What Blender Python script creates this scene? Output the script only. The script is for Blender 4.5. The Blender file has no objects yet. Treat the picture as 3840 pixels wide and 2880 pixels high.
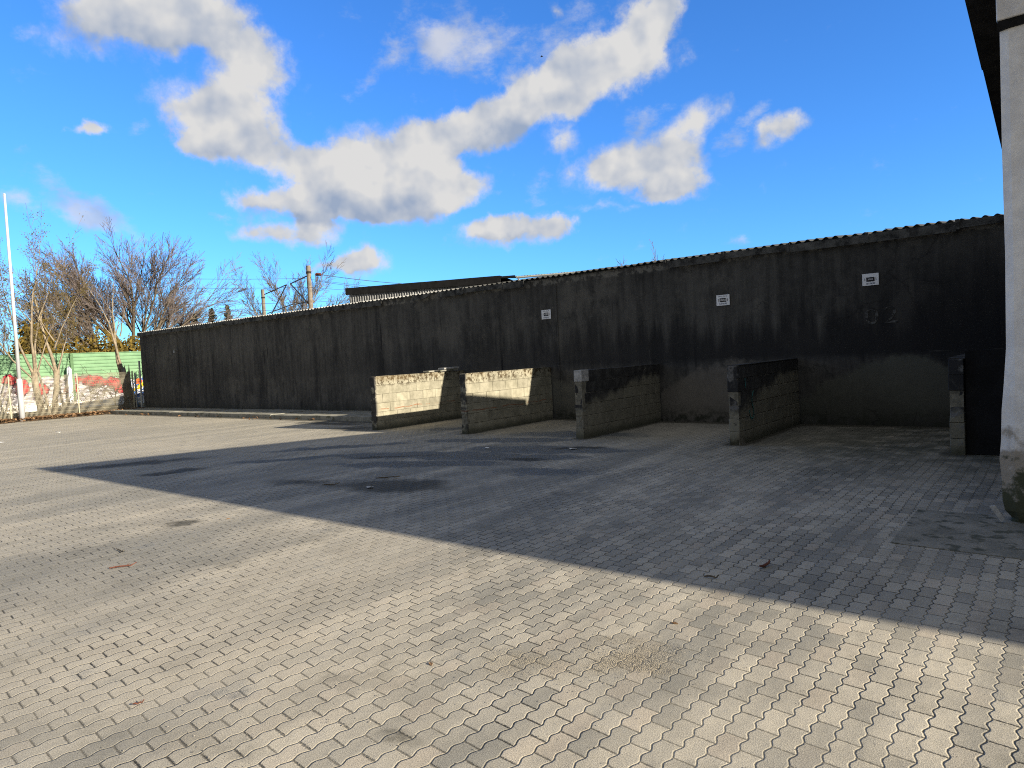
import bpy, bmesh, math, random
from mathutils import Vector, Matrix, noise as mnoise
R = math.radians
SC = bpy.context.scene
COL = SC.collection
rnd = random.Random(11)

# ------------------------------------------------------------------ helpers
class NT:
    """small helper to write shader graphs as expressions"""
    def __init__(s, tree):
        s.t = tree; s.N = tree.nodes; s.L = tree.links
    def new(s, kind, ins=None, **props):
        n = s.N.new(kind)
        for k, v in props.items(): setattr(n, k, v)
        if ins:
            for k, v in ins.items(): s.set(n.inputs[k], v)
        return n
    def set(s, sock, v):
        if isinstance(v, bpy.types.NodeSocket): s.L.new(v, sock)
        elif v is not None:
            if sock.type == 'RGBA' and len(v) == 3: v = (*v, 1)
            sock.default_value = v
    def m(s, op, a, b=None, c=None, clamp=False):
        n = s.N.new('ShaderNodeMath'); n.operation = op; n.use_clamp = clamp
        for i, v in enumerate((a, b, c)):
            if v is not None: s.set(n.inputs[i], v)
        return n.outputs[0]
    def vm(s, op, a, b=None, out=0):
        n = s.N.new('ShaderNodeVectorMath'); n.operation = op
        s.set(n.inputs[0], a)
        if b is not None:
            if op == 'SCALE': s.set(n.inputs[3], b)
            else: s.set(n.inputs[1], b)
        return n.outputs[out]
    def noise(s, vec, scale, detail=3, rough=.55, dist=0, col=False):
        n = s.new('ShaderNodeTexNoise', {'Vector': vec, 'Scale': scale, 'Detail': detail, 'Roughness': rough, 'Distortion': dist})
        return n.outputs[1 if col else 0]
    def mr(s, v, a, b, c=0., d=1., kind='SMOOTHSTEP'):
        n = s.new('ShaderNodeMapRange', {'Value': v, 'From Min': a, 'From Max': b, 'To Min': c, 'To Max': d}, interpolation_type=kind)
        return n.outputs[0]
    def mix(s, f, a, b, mode='MIX'):
        n = s.N.new('ShaderNodeMix'); n.data_type = 'RGBA'; n.blend_type = mode
        s.set(n.inputs[0], f); s.set(n.inputs[6], a); s.set(n.inputs[7], b)
        return n.outputs[2]
    def pos(s): return s.N.new('ShaderNodeNewGeometry').outputs['Position']
    def obj(s): return s.N.new('ShaderNodeTexCoord').outputs['Object']
    def sep(s, v):
        n = s.new('ShaderNodeSeparateXYZ', {0: v}); return n.outputs
    def comb(s, x, y, z=0.):
        return s.new('ShaderNodeCombineXYZ', {0: x, 1: y, 2: z}).outputs[0]
    def blob(s, vec, x, y, rx, ry, ang=0., z=0.):
        """1 at the centre of an ellipse falling to 0 at its rim"""
        n = s.new('ShaderNodeMapping', {'Vector': vec, 'Location': (x, y, z), 'Rotation': (0, 0, R(ang)), 'Scale': (rx, ry, 1)}, vector_type='TEXTURE')
        return s.new('ShaderNodeTexGradient', {'Vector': n.outputs[0]}, gradient_type='SPHERICAL').outputs['Fac']
    def blobs(s, vec, lst, add=False):
        acc = None
        vx, vy, _ = s.sep(vec)
        for x, y, rx, ry, a, w in lst:
            # (the running value is threaded through z so that the shader evaluates the list one by one)
            v = s.comb(vx, vy, 0. if acc is None else s.m('MULTIPLY', acc, 1e-7))
            b = s.m('MULTIPLY', s.blob(v, x, y, rx, ry, a), w)
            acc = b if acc is None else s.m('ADD' if add else 'MAXIMUM', acc, b)
        return acc

def mat(name):
    m = bpy.data.materials.new(name); m.use_nodes = True
    t = NT(m.node_tree)
    p = m.node_tree.nodes['Principled BSDF']
    p.inputs['Specular IOR Level'].default_value = .25
    return m, t, p

def finish(t, p, col, rough=.9, height=None, dist=1., strength=1., metal=None):
    t.set(p.inputs['Base Color'], col); t.set(p.inputs['Roughness'], rough)
    if metal is not None: t.set(p.inputs['Metallic'], metal)
    if height is not None:
        b = t.new('ShaderNodeBump', {'Height': height, 'Strength': strength, 'Distance': dist})
        t.L.new(b.outputs[0], p.inputs['Normal'])

def plain(name, col, rough=.8, var=.25, scale=6., bump=.002, metal=None, tint=None, island=0.):
    """a surface with uneven tone, grime and fine relief"""
    m, t, p = mat(name)
    v = t.obj()
    n1 = t.noise(v, scale, 5, .6); n2 = t.noise(v, scale * 9, 3, .6)
    f = t.m('ADD', t.m('MULTIPLY', n1, .65), t.m('MULTIPLY', n2, .35))
    dark = tuple(c * (1 - var * 1.6) for c in col); light = tuple(min(1, c * (1 + var)) for c in (tint or col))
    c = t.mix(t.mr(f, .32, .68), dark, light)
    if island:
        ri = t.N.new('ShaderNodeNewGeometry').outputs['Random Per Island']
        c = t.mix(1., c, t.mix(ri, (1 - island,) * 3, (1 + island,) * 3), 'MULTIPLY')
    finish(t, p, c, rough, f, bump, 1., metal)
    return m

class MB:
    """collects geometry and links it as ONE mesh object"""
    def __init__(s): s.v = []; s.f = []
    def add(s, vs, fs):
        o = len(s.v); s.v += [tuple(v) for v in vs]; s.f += [tuple(i + o for i in f) for f in fs]
    def box(s, x0, y0, z0, x1, y1, z1, M=None):
        vs = [Vector((x, y, z)) for z in (z0, z1) for y in (y0, y1) for x in (x0, x1)]
        if M is not None: vs = [M @ v for v in vs]
        s.add(vs, [(0, 2, 3, 1), (4, 5, 7, 6), (0, 1, 5, 4), (2, 6, 7, 3), (0, 4, 6, 2), (1, 3, 7, 5)])
    def tube(s, pts, rads, n=6, caps=True):
        pts = [Vector(p) for p in pts]; rings = []; base = len(s.v)
        up = Vector((.31, .17, .93))
        for i, p in enumerate(pts):
            d = (pts[min(i + 1, len(pts) - 1)] - pts[max(i - 1, 0)])
            if d.length < 1e-9: d = Vector((0, 0, 1))
            d.normalize()
            a = d.cross(up)
            if a.length < .05: a = d.cross(Vector((1, 0, 0)))
            a.normalize(); b = d.cross(a)
            for k in range(n):
                t = 2 * math.pi * k / n
                s.v.append(tuple(p + (a * math.cos(t) + b * math.sin(t)) * rads[i]))
        for i in range(len(pts) - 1):
            for k in range(n):
                k2 = (k + 1) % n
                s.f.append((base + i * n + k, base + i * n + k2, base + (i + 1) * n + k2, base + (i + 1) * n + k))
        if caps:
            s.f.append(tuple(base + k for k in reversed(range(n))))
            s.f.append(tuple(base + (len(pts) - 1) * n + k for k in range(n)))
    def quad(s, c, a, b):
        s.add([c - a - b, c + a - b, c + a + b, c - a + b], [(0, 1, 2, 3)])
    def prism(s, pts, a0, a1, axis='x'):
        """closed outline pts extruded between a0 and a1 along an axis"""
        n = len(pts); vs = []
        for a in (a0, a1):
            for p, q in pts:
                vs.append((a, p, q) if axis == 'x' else ((p, a, q) if axis == 'y' else (p, q, a)))
        s.add(vs, [tuple(range(n))[::-1], tuple(range(n, 2 * n))] + [(i, (i + 1) % n, (i + 1) % n + n, i + n) for i in range(n)])
    def build(s, name, material, parent=None, smooth=False, loc=None):
        me = bpy.data.meshes.new(name); me.from_pydata(s.v, [], s.f); me.update()
        if smooth: me.polygons.foreach_set('use_smooth', [True] * len(me.polygons))
        bm = bmesh.new(); bm.from_mesh(me); bmesh.ops.recalc_face_normals(bm, faces=bm.faces); bm.to_mesh(me); bm.free()
        me.materials.append(material)
        o = bpy.data.objects.new(name, me); COL.objects.link(o)
        if parent is not None: o.parent = parent
        if loc is not None: o.location = loc
        return o

def tag(o, label=None, cat=None, group=None, kind=None):
    if label: o['label'] = label
    if cat: o['category'] = cat
    if group: o['group'] = group
    if kind: o['kind'] = kind
    return o

def empty(name, loc, label, cat, group=None):
    o = bpy.data.objects.new(name, None); o.empty_display_size = .3
    COL.objects.link(o); o.location = loc
    return tag(o, label, cat, group)

def bevel(o, w, seg=2):
    md = o.modifiers.new('bevel', 'BEVEL'); md.width = w; md.segments = seg; md.limit_method = 'ANGLE'
    return o

# ------------------------------------------------------------------ camera
cd = bpy.data.cameras.new('camera'); cam = bpy.data.objects.new('camera', cd); COL.objects.link(cam)
cd.sensor_width = 36; cd.lens = 24.394; cd.clip_end = 5000; cd.clip_start = .05
CAMH = 1.872
yaw, pitch, roll = .6795, .0407, -.0511
fw = Vector((-math.sin(yaw) * math.cos(pitch), math.cos(yaw) * math.cos(pitch), -math.sin(pitch)))
r0 = Vector((math.cos(yaw), math.sin(yaw), 0)); u0 = r0.cross(fw)
rr = r0 * math.cos(roll) + u0 * math.sin(roll); uu = u0 * math.cos(roll) - r0 * math.sin(roll)
cam.matrix_world = Matrix(((rr.x, uu.x, -fw.x, 0), (rr.y, uu.y, -fw.y, 0), (rr.z, uu.z, -fw.z, CAMH), (0, 0, 0, 1)))
SC.camera = cam

# ------------------------------------------------------------------ sun and sky
SX, SY, SZ = 1., .105, .348
sun_dir = Vector((SX, SY, SZ)).normalized()
sl = bpy.data.lights.new('sun', 'SUN'); sl.energy = 5.0; sl.angle = R(.5); sl.color = (1., .90, .73)
so = bpy.data.objects.new('sun', sl); COL.objects.link(so)
so.rotation_euler = (-sun_dir).to_track_quat('-Z', 'Y').to_euler(); so.location = (20, 2, 30)

CLOUDS = [(-65.5,24.2,5.65,1.96,17,1.0),(-61.5,24.2,3.91,1.96,6,1.0),(-65.9,24.9,3.3,1.6,9,0.7),(-57.7,22.4,2.69,1.93,4,1.0),(-60.5,19.6,3.93,1.83,4,1.0),(-60.0,17.8,3.35,1.88,3,1.0),(-57.8,16.3,2.8,1.46,2,1.0),(-62.0,16.6,1.55,0.88,4,0.9),(-64.7,22.7,1.72,1.13,7,0.6),(-72.1,22.3,1.23,0.70,-32,0.5),(-69.1,17.1,1.45,0.49,12,0.85),(-65.4,17.4,0.84,0.41,15,0.45),(-73.2,11.8,1.5,0.67,-10,0.6),(-70.6,12.4,2.15,0.81,-41,0.5),(-68.7,11.0,2.09,0.97,-26,0.6),(-73.4,15.3,0.55,0.29,7,0.3),(-49.4,15.7,5.56,2.49,9,1.1),(-52.4,14.3,3.68,2.1,0,1.0),(-47.4,13.6,5.63,2.15,-2,1.1),(-43.6,13.7,3.11,1.47,-2,1.0),(-54.8,12.4,2.0,1.37,0,1.0),(-49.7,12.0,4.7,1.27,-1,1.0),(-44.2,17.3,3.57,1.67,26,0.9),(-58.6,12.6,1.82,1.01,1,0.9),(-58.7,10.6,2.17,0.92,1,0.8),(-54.6,10.2,2.27,0.95,0,0.85),(-61.1,11.6,1.09,0.43,2,0.5),(-40.2,18.2,4.05,1.68,23,1.0),(-35.3,20.1,4.73,2.38,23,1.15),(-30.8,21.5,4.49,2.46,25,1.1),(-27.0,23.0,2.83,2.49,40,1.0),(-33.4,23.8,2.84,1.3,34,0.6),(-25.7,24.8,2.01,1.79,41,0.8),(-42.2,25.0,3.73,2.22,-2,0.5),(-40.4,23.5,3.09,1.38,-3,0.45),(-44.1,23.6,2.05,1.22,-1,0.35),(-47.6,23.2,1.04,0.95,55,0.6),(-33.9,25.6,1.49,0.9,-32,0.65),(-50.7,20.7,0.95,0.57,1,0.35),(-48.9,21.0,0.74,0.65,56,0.35),(-45.5,19.3,1.36,0.84,56,0.35),(-49.5,26.1,1.25,0.9,55,0.25),(-26.4,13.8,3.92,1.65,3,1.1),(-29.8,14.8,3.93,1.58,22,0.9),(-23.4,16.7,3.0,1.54,25,0.85),(-24.7,12.4,2.74,1.04,-1,0.9),(-27.1,17.4,1.92,1.41,55,0.6),(-20.3,15.6,1.84,0.83,39,0.5),(-17.6,15.6,1.92,1.13,14,1.0),(-34.2,16.3,1.78,0.96,10,0.65),(-37.8,10.0,4.27,1.2,4,1.0),(-39.8,10.5,2.24,0.91,-3,0.7),(-34.5,10.2,1.48,0.83,-4,0.8),(-50.1,8.2,1.91,1.29,13,1.0),(-52.8,7.7,2.15,0.61,4,0.75),(-35.5,13.7,1.44,0.86,25,0.45),(-30.5,11.5,2.52,0.43,3,0.45),(-20.1,22.1,0.96,0.99,42,0.28),(-18.3,17.6,1.0,0.74,39,0.4),(-28.1,8.2,0.8,0.29,-5,0.25),(-20.0,7.7,1.01,0.28,-6,0.4),(-15.0,23.1,1.05,0.37,24,0.25),(-35.8,12.1,1.33,0.36,-4,0.4)]
SHADED = [(-64.9,23.4,5.25,1.67,7,0.9),(-60.4,22.2,2.45,1.18,5,0.4),(-48.2,11.8,6.22,1.06,-2,1.0),(-51.0,13.3,3.92,0.87,-1,0.6),(-59.8,15.9,2.9,0.84,3,0.6),(-60.9,18.5,2.18,0.93,4,0.4),(-35.4,18.8,4.8,1.18,22,0.8),(-39.6,17.5,2.84,1.02,21,0.6),(-26.5,12.5,3.47,0.7,-1,0.7),(-29.7,13.8,2.79,0.56,14,0.4),(-39.1,9.3,2.99,0.51,2,0.8),(-58.6,11.9,1.66,0.41,1,0.6),(-55.2,9.8,2.08,0.42,0,0.5),(-54.7,11.6,1.73,0.42,0,0.7),(-50.7,7.2,2.0,0.29,3,0.6),(-18.0,15.1,1.85,0.33,7,0.5),(-62.5,22.8,2.37,0.86,6,0.5)]

world = bpy.data.worlds.new('World'); SC.world = world; world.use_nodes = True
w = NT(world.node_tree)
bg = world.node_tree.nodes['Background']; bg.inputs['Strength'].default_value = .10
sky = w.new('ShaderNodeTexSky', sky_type='NISHITA', sun_disc=False, sun_elevation=math.asin(sun_dir.z), sun_rotation=math.atan2(sun_dir.x, sun_dir.y), air_density=1., dust_density=.3, ozone_density=2.5)
d = w.vm('NORMALIZE', w.N.new('ShaderNodeTexCoord').outputs['Generated'])
dx, dy, dz = w.sep(d)
az = w.m('ARCTAN2', dx, dy); el = w.m('ARCSINE', dz)
DEG = 57.29578
elc = w.m('COSINE', el)
# wispy displacement of the cloud edges
nz = w.noise(d, 16, 7, .62, col=True)
nv = w.vm('SUBTRACT', nz, (.5, .5, .5)); nvx, nvy, _ = w.sep(nv)
azd = w.m('ADD', w.m('MULTIPLY', az, DEG), w.m('MULTIPLY', nvx, 4.2))
eld = w.m('ADD', w.m('MULTIPLY', el, DEG), w.m('MULTIPLY', nvy, 2.6))
KC = .955
cvec = w.comb(w.m('MULTIPLY', azd, KC), eld)
def cloud_sum(lst, grow):
    return w.blobs(cvec, [(a_ * KC, e_, rx * grow, ry * grow, an, wt) for a_, e_, rx, ry, an, wt in lst], True)
dens = cloud_sum([c for c in CLOUDS if c[5] > .64], 1.42)
wisp = cloud_sum([c for c in CLOUDS if c[5] <= .64], 1.8); shade = cloud_sum(SHADED, 1.7)
fb = w.noise(d, 24, 10, .60); lowa = w.noise(d, 15, 3, .5); lowb = w.noise(w.vm('ADD', d, (.012, .004, .016)), 15, 3, .5)
big = w.noise(d, 11, 4, .55)
dn = w.m('ADD', dens, w.m('MULTIPLY', w.m('SUBTRACT', fb, .5), 1.2))
cover = w.mr(dn, .14, .74)
cover = w.m('MULTIPLY', cover, w.mr(dn, .1, .8, .62, 1.))
relief = w.m('ADD', w.m('MULTIPLY', w.m('SUBTRACT', lowa, lowb), 2.6), w.m('MULTIPLY', w.m('SUBTRACT', fb, .5), .55))
lum = w.m('ADD', w.m('ADD', w.mr(dn, .3, 1.3, .74, .86), relief), w.m('MULTIPLY', w.m('SUBTRACT', big, .5), .5))
lum = w.m('SUBTRACT', lum, w.m('MULTIPLY', w.mr(shade, .05, .9), .54))
lum = w.m('ADD', lum, 0., clamp=True)
wn_ = w.m('ADD', wisp, w.m('MULTIPLY', w.m('SUBTRACT', w.noise(w.vm('MULTIPLY', d, (1., 1., 1.7)), 20, 10, .66), .5), 1.5))
cover = w.m('MAXIMUM', cover, w.mr(wn_, .16, .95, 0., .78))
ccol = w.mix(lum, (1.65, 2.05, 2.8), (3.7, 3.68, 3.66))
# the blue of a clear, dry winter sky
skc = w.mix(1., sky.outputs[0], (.34, .765, 1.34), 'MULTIPLY')
fin = w.mix(cover, skc, ccol)
# unseen grey cloud sheet, added overhead and behind to neutralise the ambient light
hid = w.m('MAXIMUM', w.mr(el, R(32), R(52)), w.mr(w.m('ADD', w.m('MULTIPLY', dx, -.63), w.m('MULTIPLY', dy, .78)), .35, -.05))
sheet = w.mix(w.mr(w.noise(d, 2.2, 4, .6), .35, .7), (1.08, 1.18, 1.34), (2.35, 2.4, 2.45))
fin = w.mix(hid, fin, sheet)
w.L.new(fin, bg.inputs['Color'])

# ------------------------------------------------------------------ ground materials
STAIN_DARK = [(-8.0, 6.95, 1.5, .75, 20, 1.), (-7.7, 9.75, .6, .28, 10, 1.), (-7.5, 11.35, .8, .32, 25, 1.), (-8.6, 3.95, .45, .35, 30, .8),
              (-15.5, 6.2, 2.6, .7, 60, .75), (-13.3, 6.1, .9, .4, 60, 1.), (-2.55, 2.35, .26, .2, 0, .45), (-9.8, 6.5, 1.2, .5, 10, .6), (-5.2, 7.6, .8, .4, 20, .35), (-2.3, 5.6, .5, .3, 0, .3), (-10.5, 9.1, 1.4, .18, 35, .7), (-5.4, 1.1, .9, .35, 70, .35), (-16.2, 12.7, 1.6, 1.1, 0, .7), (-18.5, 13.6, 3.5, .6, 0, .8)]
GRAVEL = [(-8.6, 9.75, 2.4, .6, 14, 1.), (-10.5, 9.3, 2.3, .55, 25, .9), (-9.2, 8.6, 2.2, .45, 22, 1.), (-8.1, 10.9, 2.3, .65, 12, 1.), (-9.9, 11.8, 2.6, .5, 18, .8), (-8.9, 13.2, 2.2, .7, 8, .8), (-13., 9.7, 2.4, .5, 45, .6), (-6.6, 8.8, 1.2, .5, 20, .6), (-12.4, 8.0, 1.9, .4, 45, .55), (-12.6, 13.6, 1.8, .6, 30, .6)]
SANDY = [(-2.15, 3.6, .66, .42, 35, .7), (-3.6, 1.6, .9, .5, 20, .35), (-4.3, 3.0, 2.0, .5, 50, .25), (-2.6, 3.2, .9, .6, 0, .5)]

WY_ = 16.19
m_pave, t, p = mat('zigzag_concrete_pavers')
P = t.pos(); X, Y, Z = t.sep(P)
wob = t.vm('SUBTRACT', t.noise(P, .55, 2, .5, col=True), (.5, .5, .5)); wx, wy, _ = t.sep(wob)
Xw = t.m('ADD', X, t.m('MULTIPLY', wx, .10)); Yw = t.m('ADD', Y, t.m('MULTIPLY', wy, .10))
PW, PL = .1125, .225
tri = t.m('SUBTRACT', t.m('DIVIDE', t.m('PINGPONG', Yw, PW / 2), PW / 2), .5)
trap = t.m('MINIMUM', t.m('MAXIMUM', t.m('MULTIPLY', tri, 1.5), -.5), .5)
tt = t.m('ADD', t.m('DIVIDE', Xw, PW), t.m('MULTIPLY', trap, .145))
colm = t.m('FLOOR', tt); ft = t.m('FRACT', tt)
cs = t.m('MULTIPLY', t.m('MODULO', colm, 2.), .5)
ss = t.m('ADD', t.m('ADD', t.m('DIVIDE', Yw, PL), cs), t.m('MULTIPLY', t.m('SUBTRACT', ft, .5), .05))
row = t.m('FLOOR', ss); fs = t.m('FRACT', ss)
dt = t.m('MULTIPLY', t.m('MINIMUM', ft, t.m('SUBTRACT', 1., ft)), PW)
ds = t.m('MULTIPLY', t.m('MINIMUM', fs, t.m('SUBTRACT', 1., fs)), PL * .72)
dd = t.m('SMOOTH_MIN', dt, ds, .004)
ragged = t.noise(P, 55, 3, .6)
dd = t.m('ADD', dd, t.m('MULTIPLY', t.m('SUBTRACT', ragged, .5), .0085))
wn = t.new('ShaderNodeTexWhiteNoise', {'Vector': t.comb(colm, row)}, noise_dimensions='2D')
r1, r2, r3 = t.sep(wn.outputs['Color'])
large = t.noise(P, .33, 4, .55)
mid = t.noise(P, 2.2, 4, .6)
grain = t.noise(P, 150, 3, .7)
speck = t.noise(P, 210, 2, .6)
lane = t.noise(t.vm('MULTIPLY', P, (1.5, .16, 1.)), 1., 4, .55)          # worn lanes along the courses
fill = t.mr(t.noise(P, .8, 3, .55), .36, .62)                             # where sand has filled the joints
joint = t.mr(dd, .0002, .0052, 1., 0.)
# base tones of the stones
right = t.mr(X, -7., -1.5)
tone = t.m('ADD', t.m('MULTIPLY', r1, t.m('ADD', .22, t.m('MULTIPLY', right, .46))), t.m('MULTIPLY', t.m('SUBTRACT', lane, .5), 2.4))
tone = t.m('ADD', tone, t.m('MULTIPLY', t.m('SUBTRACT', large, .5), .9))
base = t.mix(t.mr(tone, -.25, .85), (.245, .234, .204), (.478, .434, .352))
base = t.mix(t.m('MULTIPLY', t.mr(r2, .72, .98), t.m('MULTIPLY', right, .42)), base, (.48, .405, .32))
base = t.mix(t.mr(t.noise(P, .17, 3, .5), .5, .72, 0., .6), base, (.47, .42, .335))
gr = t.m('ADD', t.m('MULTIPLY', t.m('SUBTRACT', grain, .5), 2.6), t.m('MULTIPLY', t.m('SUBTRACT', mid, .5), .8))
base = t.mix(1., base, t.mix(t.m('ADD', gr, .5, clamp=True), (.56, .56, .56), (1.40, 1.40, 1.40)), 'MULTIPLY')
base = t.mix(t.m('MULTIPLY', t.mr(X, -8., -20.), .4), base, (.50, .455, .36))
base = t.mix(t.mr(t.noise(P, 120, 2, .6), .64, .72, 0., .5), base, (.56, .52, .45))
base = t.mix(t.mr(speck, .59, .69, 0., .7), base, (.10, .095, .085))
film = t.mr(t.noise(P, 1.3, 6, .72), .54, .68)
base = t.mix(t.m('MULTIPLY', film, .38), base, (.135, .128, .105))
jcol = t.mix(fill, (.026, .024, .020), (.19, .172, .135))
base = t.mix(joint, base, jcol)
# loose dark grit, moss and soil, sand
pd = t.vm('ADD', P, t.vm('SCALE', t.vm('SUBTRACT', t.noise(P, 1.6, 5, .65, col=True), (.5, .5, .5)), .9))
pdx, pdy, _ = t.sep(pd); pd = t.comb(pdx, pdy)
gv = t.mr(t.m('ADD', t.blobs(pd, GRAVEL), t.m('MULTIPLY', t.m('SUBTRACT', mid, .5), .9)), .06, .36)
sd = t.mr(t.m('ADD', t.blobs(pd, SANDY), t.m('MULTIPLY', t.m('SUBTRACT', grain, .5), .5)), .22, .6)
dk = t.mr(t.m('ADD', t.blobs(pd, STAIN_DARK), t.m('MULTIPLY', t.m('SUBTRACT', mid, .5), .7)), .12, .62)
vor = t.new('ShaderNodeTexVoronoi', {'Vector': P, 'Scale': 130.}, feature='F1'); vh = vor.outputs['Distance']
vcol = vor.outputs['Color']; v1, v2, v3 = t.sep(vcol)
gcol = t.mix(v1, (.055, .063, .067), (.19, .20, .205))
gcol = t.mix(t.mr(v2, .93, .97), gcol, (.5, .48, .44))
scol = t.mix(v1, (.13, .115, .085), (.45, .385, .28))
base = t.mix(t.m('MULTIPLY', sd, .8), base, scol)
base = t.mix(t.m('MULTIPLY', gv, .92), base, gcol)
base = t.mix(t.m('MULTIPLY', dk, .78), base, (.035, .034, .026))
# green film and painted canopy shade in the damp, roofed bays
damp_shade = t.m('MULTIPLY', t.mr(X, -7.5, -2.), t.mr(Y, 8., 13.))
base = t.mix(t.m('MULTIPLY', damp_shade, t.mr(mid, .3, .6, .35, .9)), base, (.055, .058, .042))
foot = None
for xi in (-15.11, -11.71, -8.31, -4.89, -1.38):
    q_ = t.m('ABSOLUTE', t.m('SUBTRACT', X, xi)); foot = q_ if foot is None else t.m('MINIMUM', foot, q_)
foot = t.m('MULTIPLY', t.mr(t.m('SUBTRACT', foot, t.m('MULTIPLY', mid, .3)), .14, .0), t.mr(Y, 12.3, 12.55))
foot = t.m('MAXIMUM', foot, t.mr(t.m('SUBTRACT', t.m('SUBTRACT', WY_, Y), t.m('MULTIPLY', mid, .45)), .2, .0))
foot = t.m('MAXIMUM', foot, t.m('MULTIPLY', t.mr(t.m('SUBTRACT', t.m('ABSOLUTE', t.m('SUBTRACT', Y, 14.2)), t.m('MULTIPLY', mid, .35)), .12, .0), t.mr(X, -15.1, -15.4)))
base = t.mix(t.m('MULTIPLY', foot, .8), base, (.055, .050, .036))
crown = t.mr(dd, 0., .0085)
hgt = t.m('MULTIPLY', crown, t.m('SUBTRACT', .0085, t.m('MULTIPLY', fill, .0055)))
tilt = t.m('ADD', t.m('MULTIPLY', t.m('SUBTRACT', r1, .5), t.m('MULTIPLY', ft, .0045)), t.m('MULTIPLY', t.m('SUBTRACT', r3, .5), t.m('MULTIPLY', fs, .006)))
hgt = t.m('ADD', t.m('ADD', hgt, tilt), t.m('ADD', t.m('MULTIPLY', grain, .0022), t.m('MULTIPLY', mid, .012)))
odd = t.mr(t.blob(P, -3.0, 1.75, 1.2, .9), .05, .5)
hgt = t.m('ADD', hgt, t.m('MULTIPLY', t.m('MULTIPLY', odd, crown), t.m('MULTIPLY', r2, .012)))
hgt = t.m('ADD', hgt, t.m('MULTIPLY', t.m('MAXIMUM', gv, sd), t.m('MULTIPLY', t.m('SUBTRACT', .6, vh), .006)))
finish(t, p, base, .92, hgt, 1., .9)

def ground_mat(name, a, b, scale=.8, grit=40., bump=.02, c=None):
    m, t, p = mat(name); P = t.pos()
    f = t.m('ADD', t.m('MULTIPLY', t.noise(P, scale, 5, .6), .6), t.m('MULTIPLY', t.noise(P, grit, 3, .6), .4))
    k = t.mix(t.mr(f, .35, .65), a, b)
    if c: k = t.mix(t.mr(t.noise(P, scale * 3, 4, .6), .52, .64), k, c)
    finish(t, p, k, .95, f, bump)
    return m
m_soil = ground_mat('leaf_strewn_soil', (.045, .034, .022), (.14, .095, .055), 1.6, 30, .03, (.19, .11, .055))
m_grass = ground_mat('rough_grass_ground', (.016, .018, .009), (.042, .04, .02), .7, 18, .05, (.06, .048, .03))
m_slab = ground_mat('mossy_concrete_apron', (.15, .145, .12), (.30, .28, .235), 2.2, 60, .006, (.09, .092, .07))

# ------------------------------------------------------------------ ground
g = MB(); g.add([(-900, -700, -.06), (900, -700, -.06), (900, 1000, -.06), (-900, 1000, -.06)], [(0, 1, 2, 3)])
tag(g.build('ground', m_grass), kind='structure', label='rough grass and earth ground beyond the yard')
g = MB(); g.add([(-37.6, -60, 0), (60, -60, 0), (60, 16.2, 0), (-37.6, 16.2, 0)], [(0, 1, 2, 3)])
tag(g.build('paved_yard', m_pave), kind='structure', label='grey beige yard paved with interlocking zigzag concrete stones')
# leaf-strewn bank under the fence
g = MB(); ny = 120
prof = [(-39.8, -.04), (-39.0, .05), (-38.4, .11), (-37.9, .09), (-37.5, .03), (-37.2, .004)]
for i in range(ny + 1):
    y = -12 + i * 28.2 / ny
    for k, (px, pz) in enumerate(prof):
        n = mnoise.noise(Vector((px * 1.3, y * 1.1, 0))); n2 = mnoise.noise(Vector((px * 5, y * 4, 3)))
        edge = n * .32 if k > 3 else 0
        g.v.append((px + edge + n2 * .05, y, max(.003 if k == 5 else -.05, pz + (.05 * n2 + .03 * n) * (k not in (0, 5)))))
for i in range(ny):
    for k in range(5):
        a = i * 6 + k; g.f.append((a, a + 1, a + 7, a + 6))
tag(g.build('soil_bank', m_soil, smooth=True), kind='structure', label='brown bank of soil and dead leaves under the wire fence')
g = MB(); g.prism([(-1.30, 6.95), (.4, 6.88), (.4, 8.46), (-1.30, 8.42)], .002, .008, 'z')
tag(g.build('concrete_apron', m_slab), kind='structure', label='worn mossy concrete slab let into the paving at the white pier')

def sub(o, part):             # a sub-part, in the same space as its part
    o.parent = part; o.matrix_parent_inverse.identity(); return o
# ------------------------------------------------------------------ the long shed with its dark rendered wall
WY = 16.19
m_wall, t, p = mat('dark_weathered_render')
P = t.pos(); X, Y, Z = t.sep(P)
streakv = t.vm('MULTIPLY', P, (1., 1., .10))
st1 = t.noise(streakv, 2.6, 5, .65); st2 = t.noise(streakv, 9., 4, .6); st3 = t.noise(t.vm('MULTIPLY', P, (1., 1., .22)), 1.1, 4, .6)
lg = t.noise(P, .45, 4, .55); fine = t.noise(P, 90, 3, .7); md = t.noise(P, 5, 5, .65)
f = t.m('ADD', t.m('MULTIPLY', st1, .35), t.m('ADD', t.m('MULTIPLY', st2, .2), t.m('ADD', t.m('MULTIPLY', lg, .25), t.m('MULTIPLY', md, .2))))
base = t.mix(t.mr(f, .36, .64), (.025, .0252, .0252), (.100, .097, .090))
base = t.mix(t.mr(st3, .56, .70, 0., .75), base, (.016, .016, .017))
pat = t.noise(t.vm('MULTIPLY', P, (1., 1., .7)), .9, 6, .7)
base = t.mix(t.mr(pat, .52, .66, 0., .7), base, (.118, .113, .102))
drip = t.noise(t.vm('MULTIPLY', P, (1., 1., .05)), 5., 3, .5)
base = t.mix(t.m('MULTIPLY', t.mr(drip, .62, .72), t.mr(t.noise(P, .7, 2), .45, .6)), base, (.012, .012, .013))
base = t.mix(t.m('MULTIPLY', t.mr(drip, .36, .28), t.mr(t.noise(P, .8, 2), .5, .62, 0., .7)), base, (.13, .122, .105))
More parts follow.
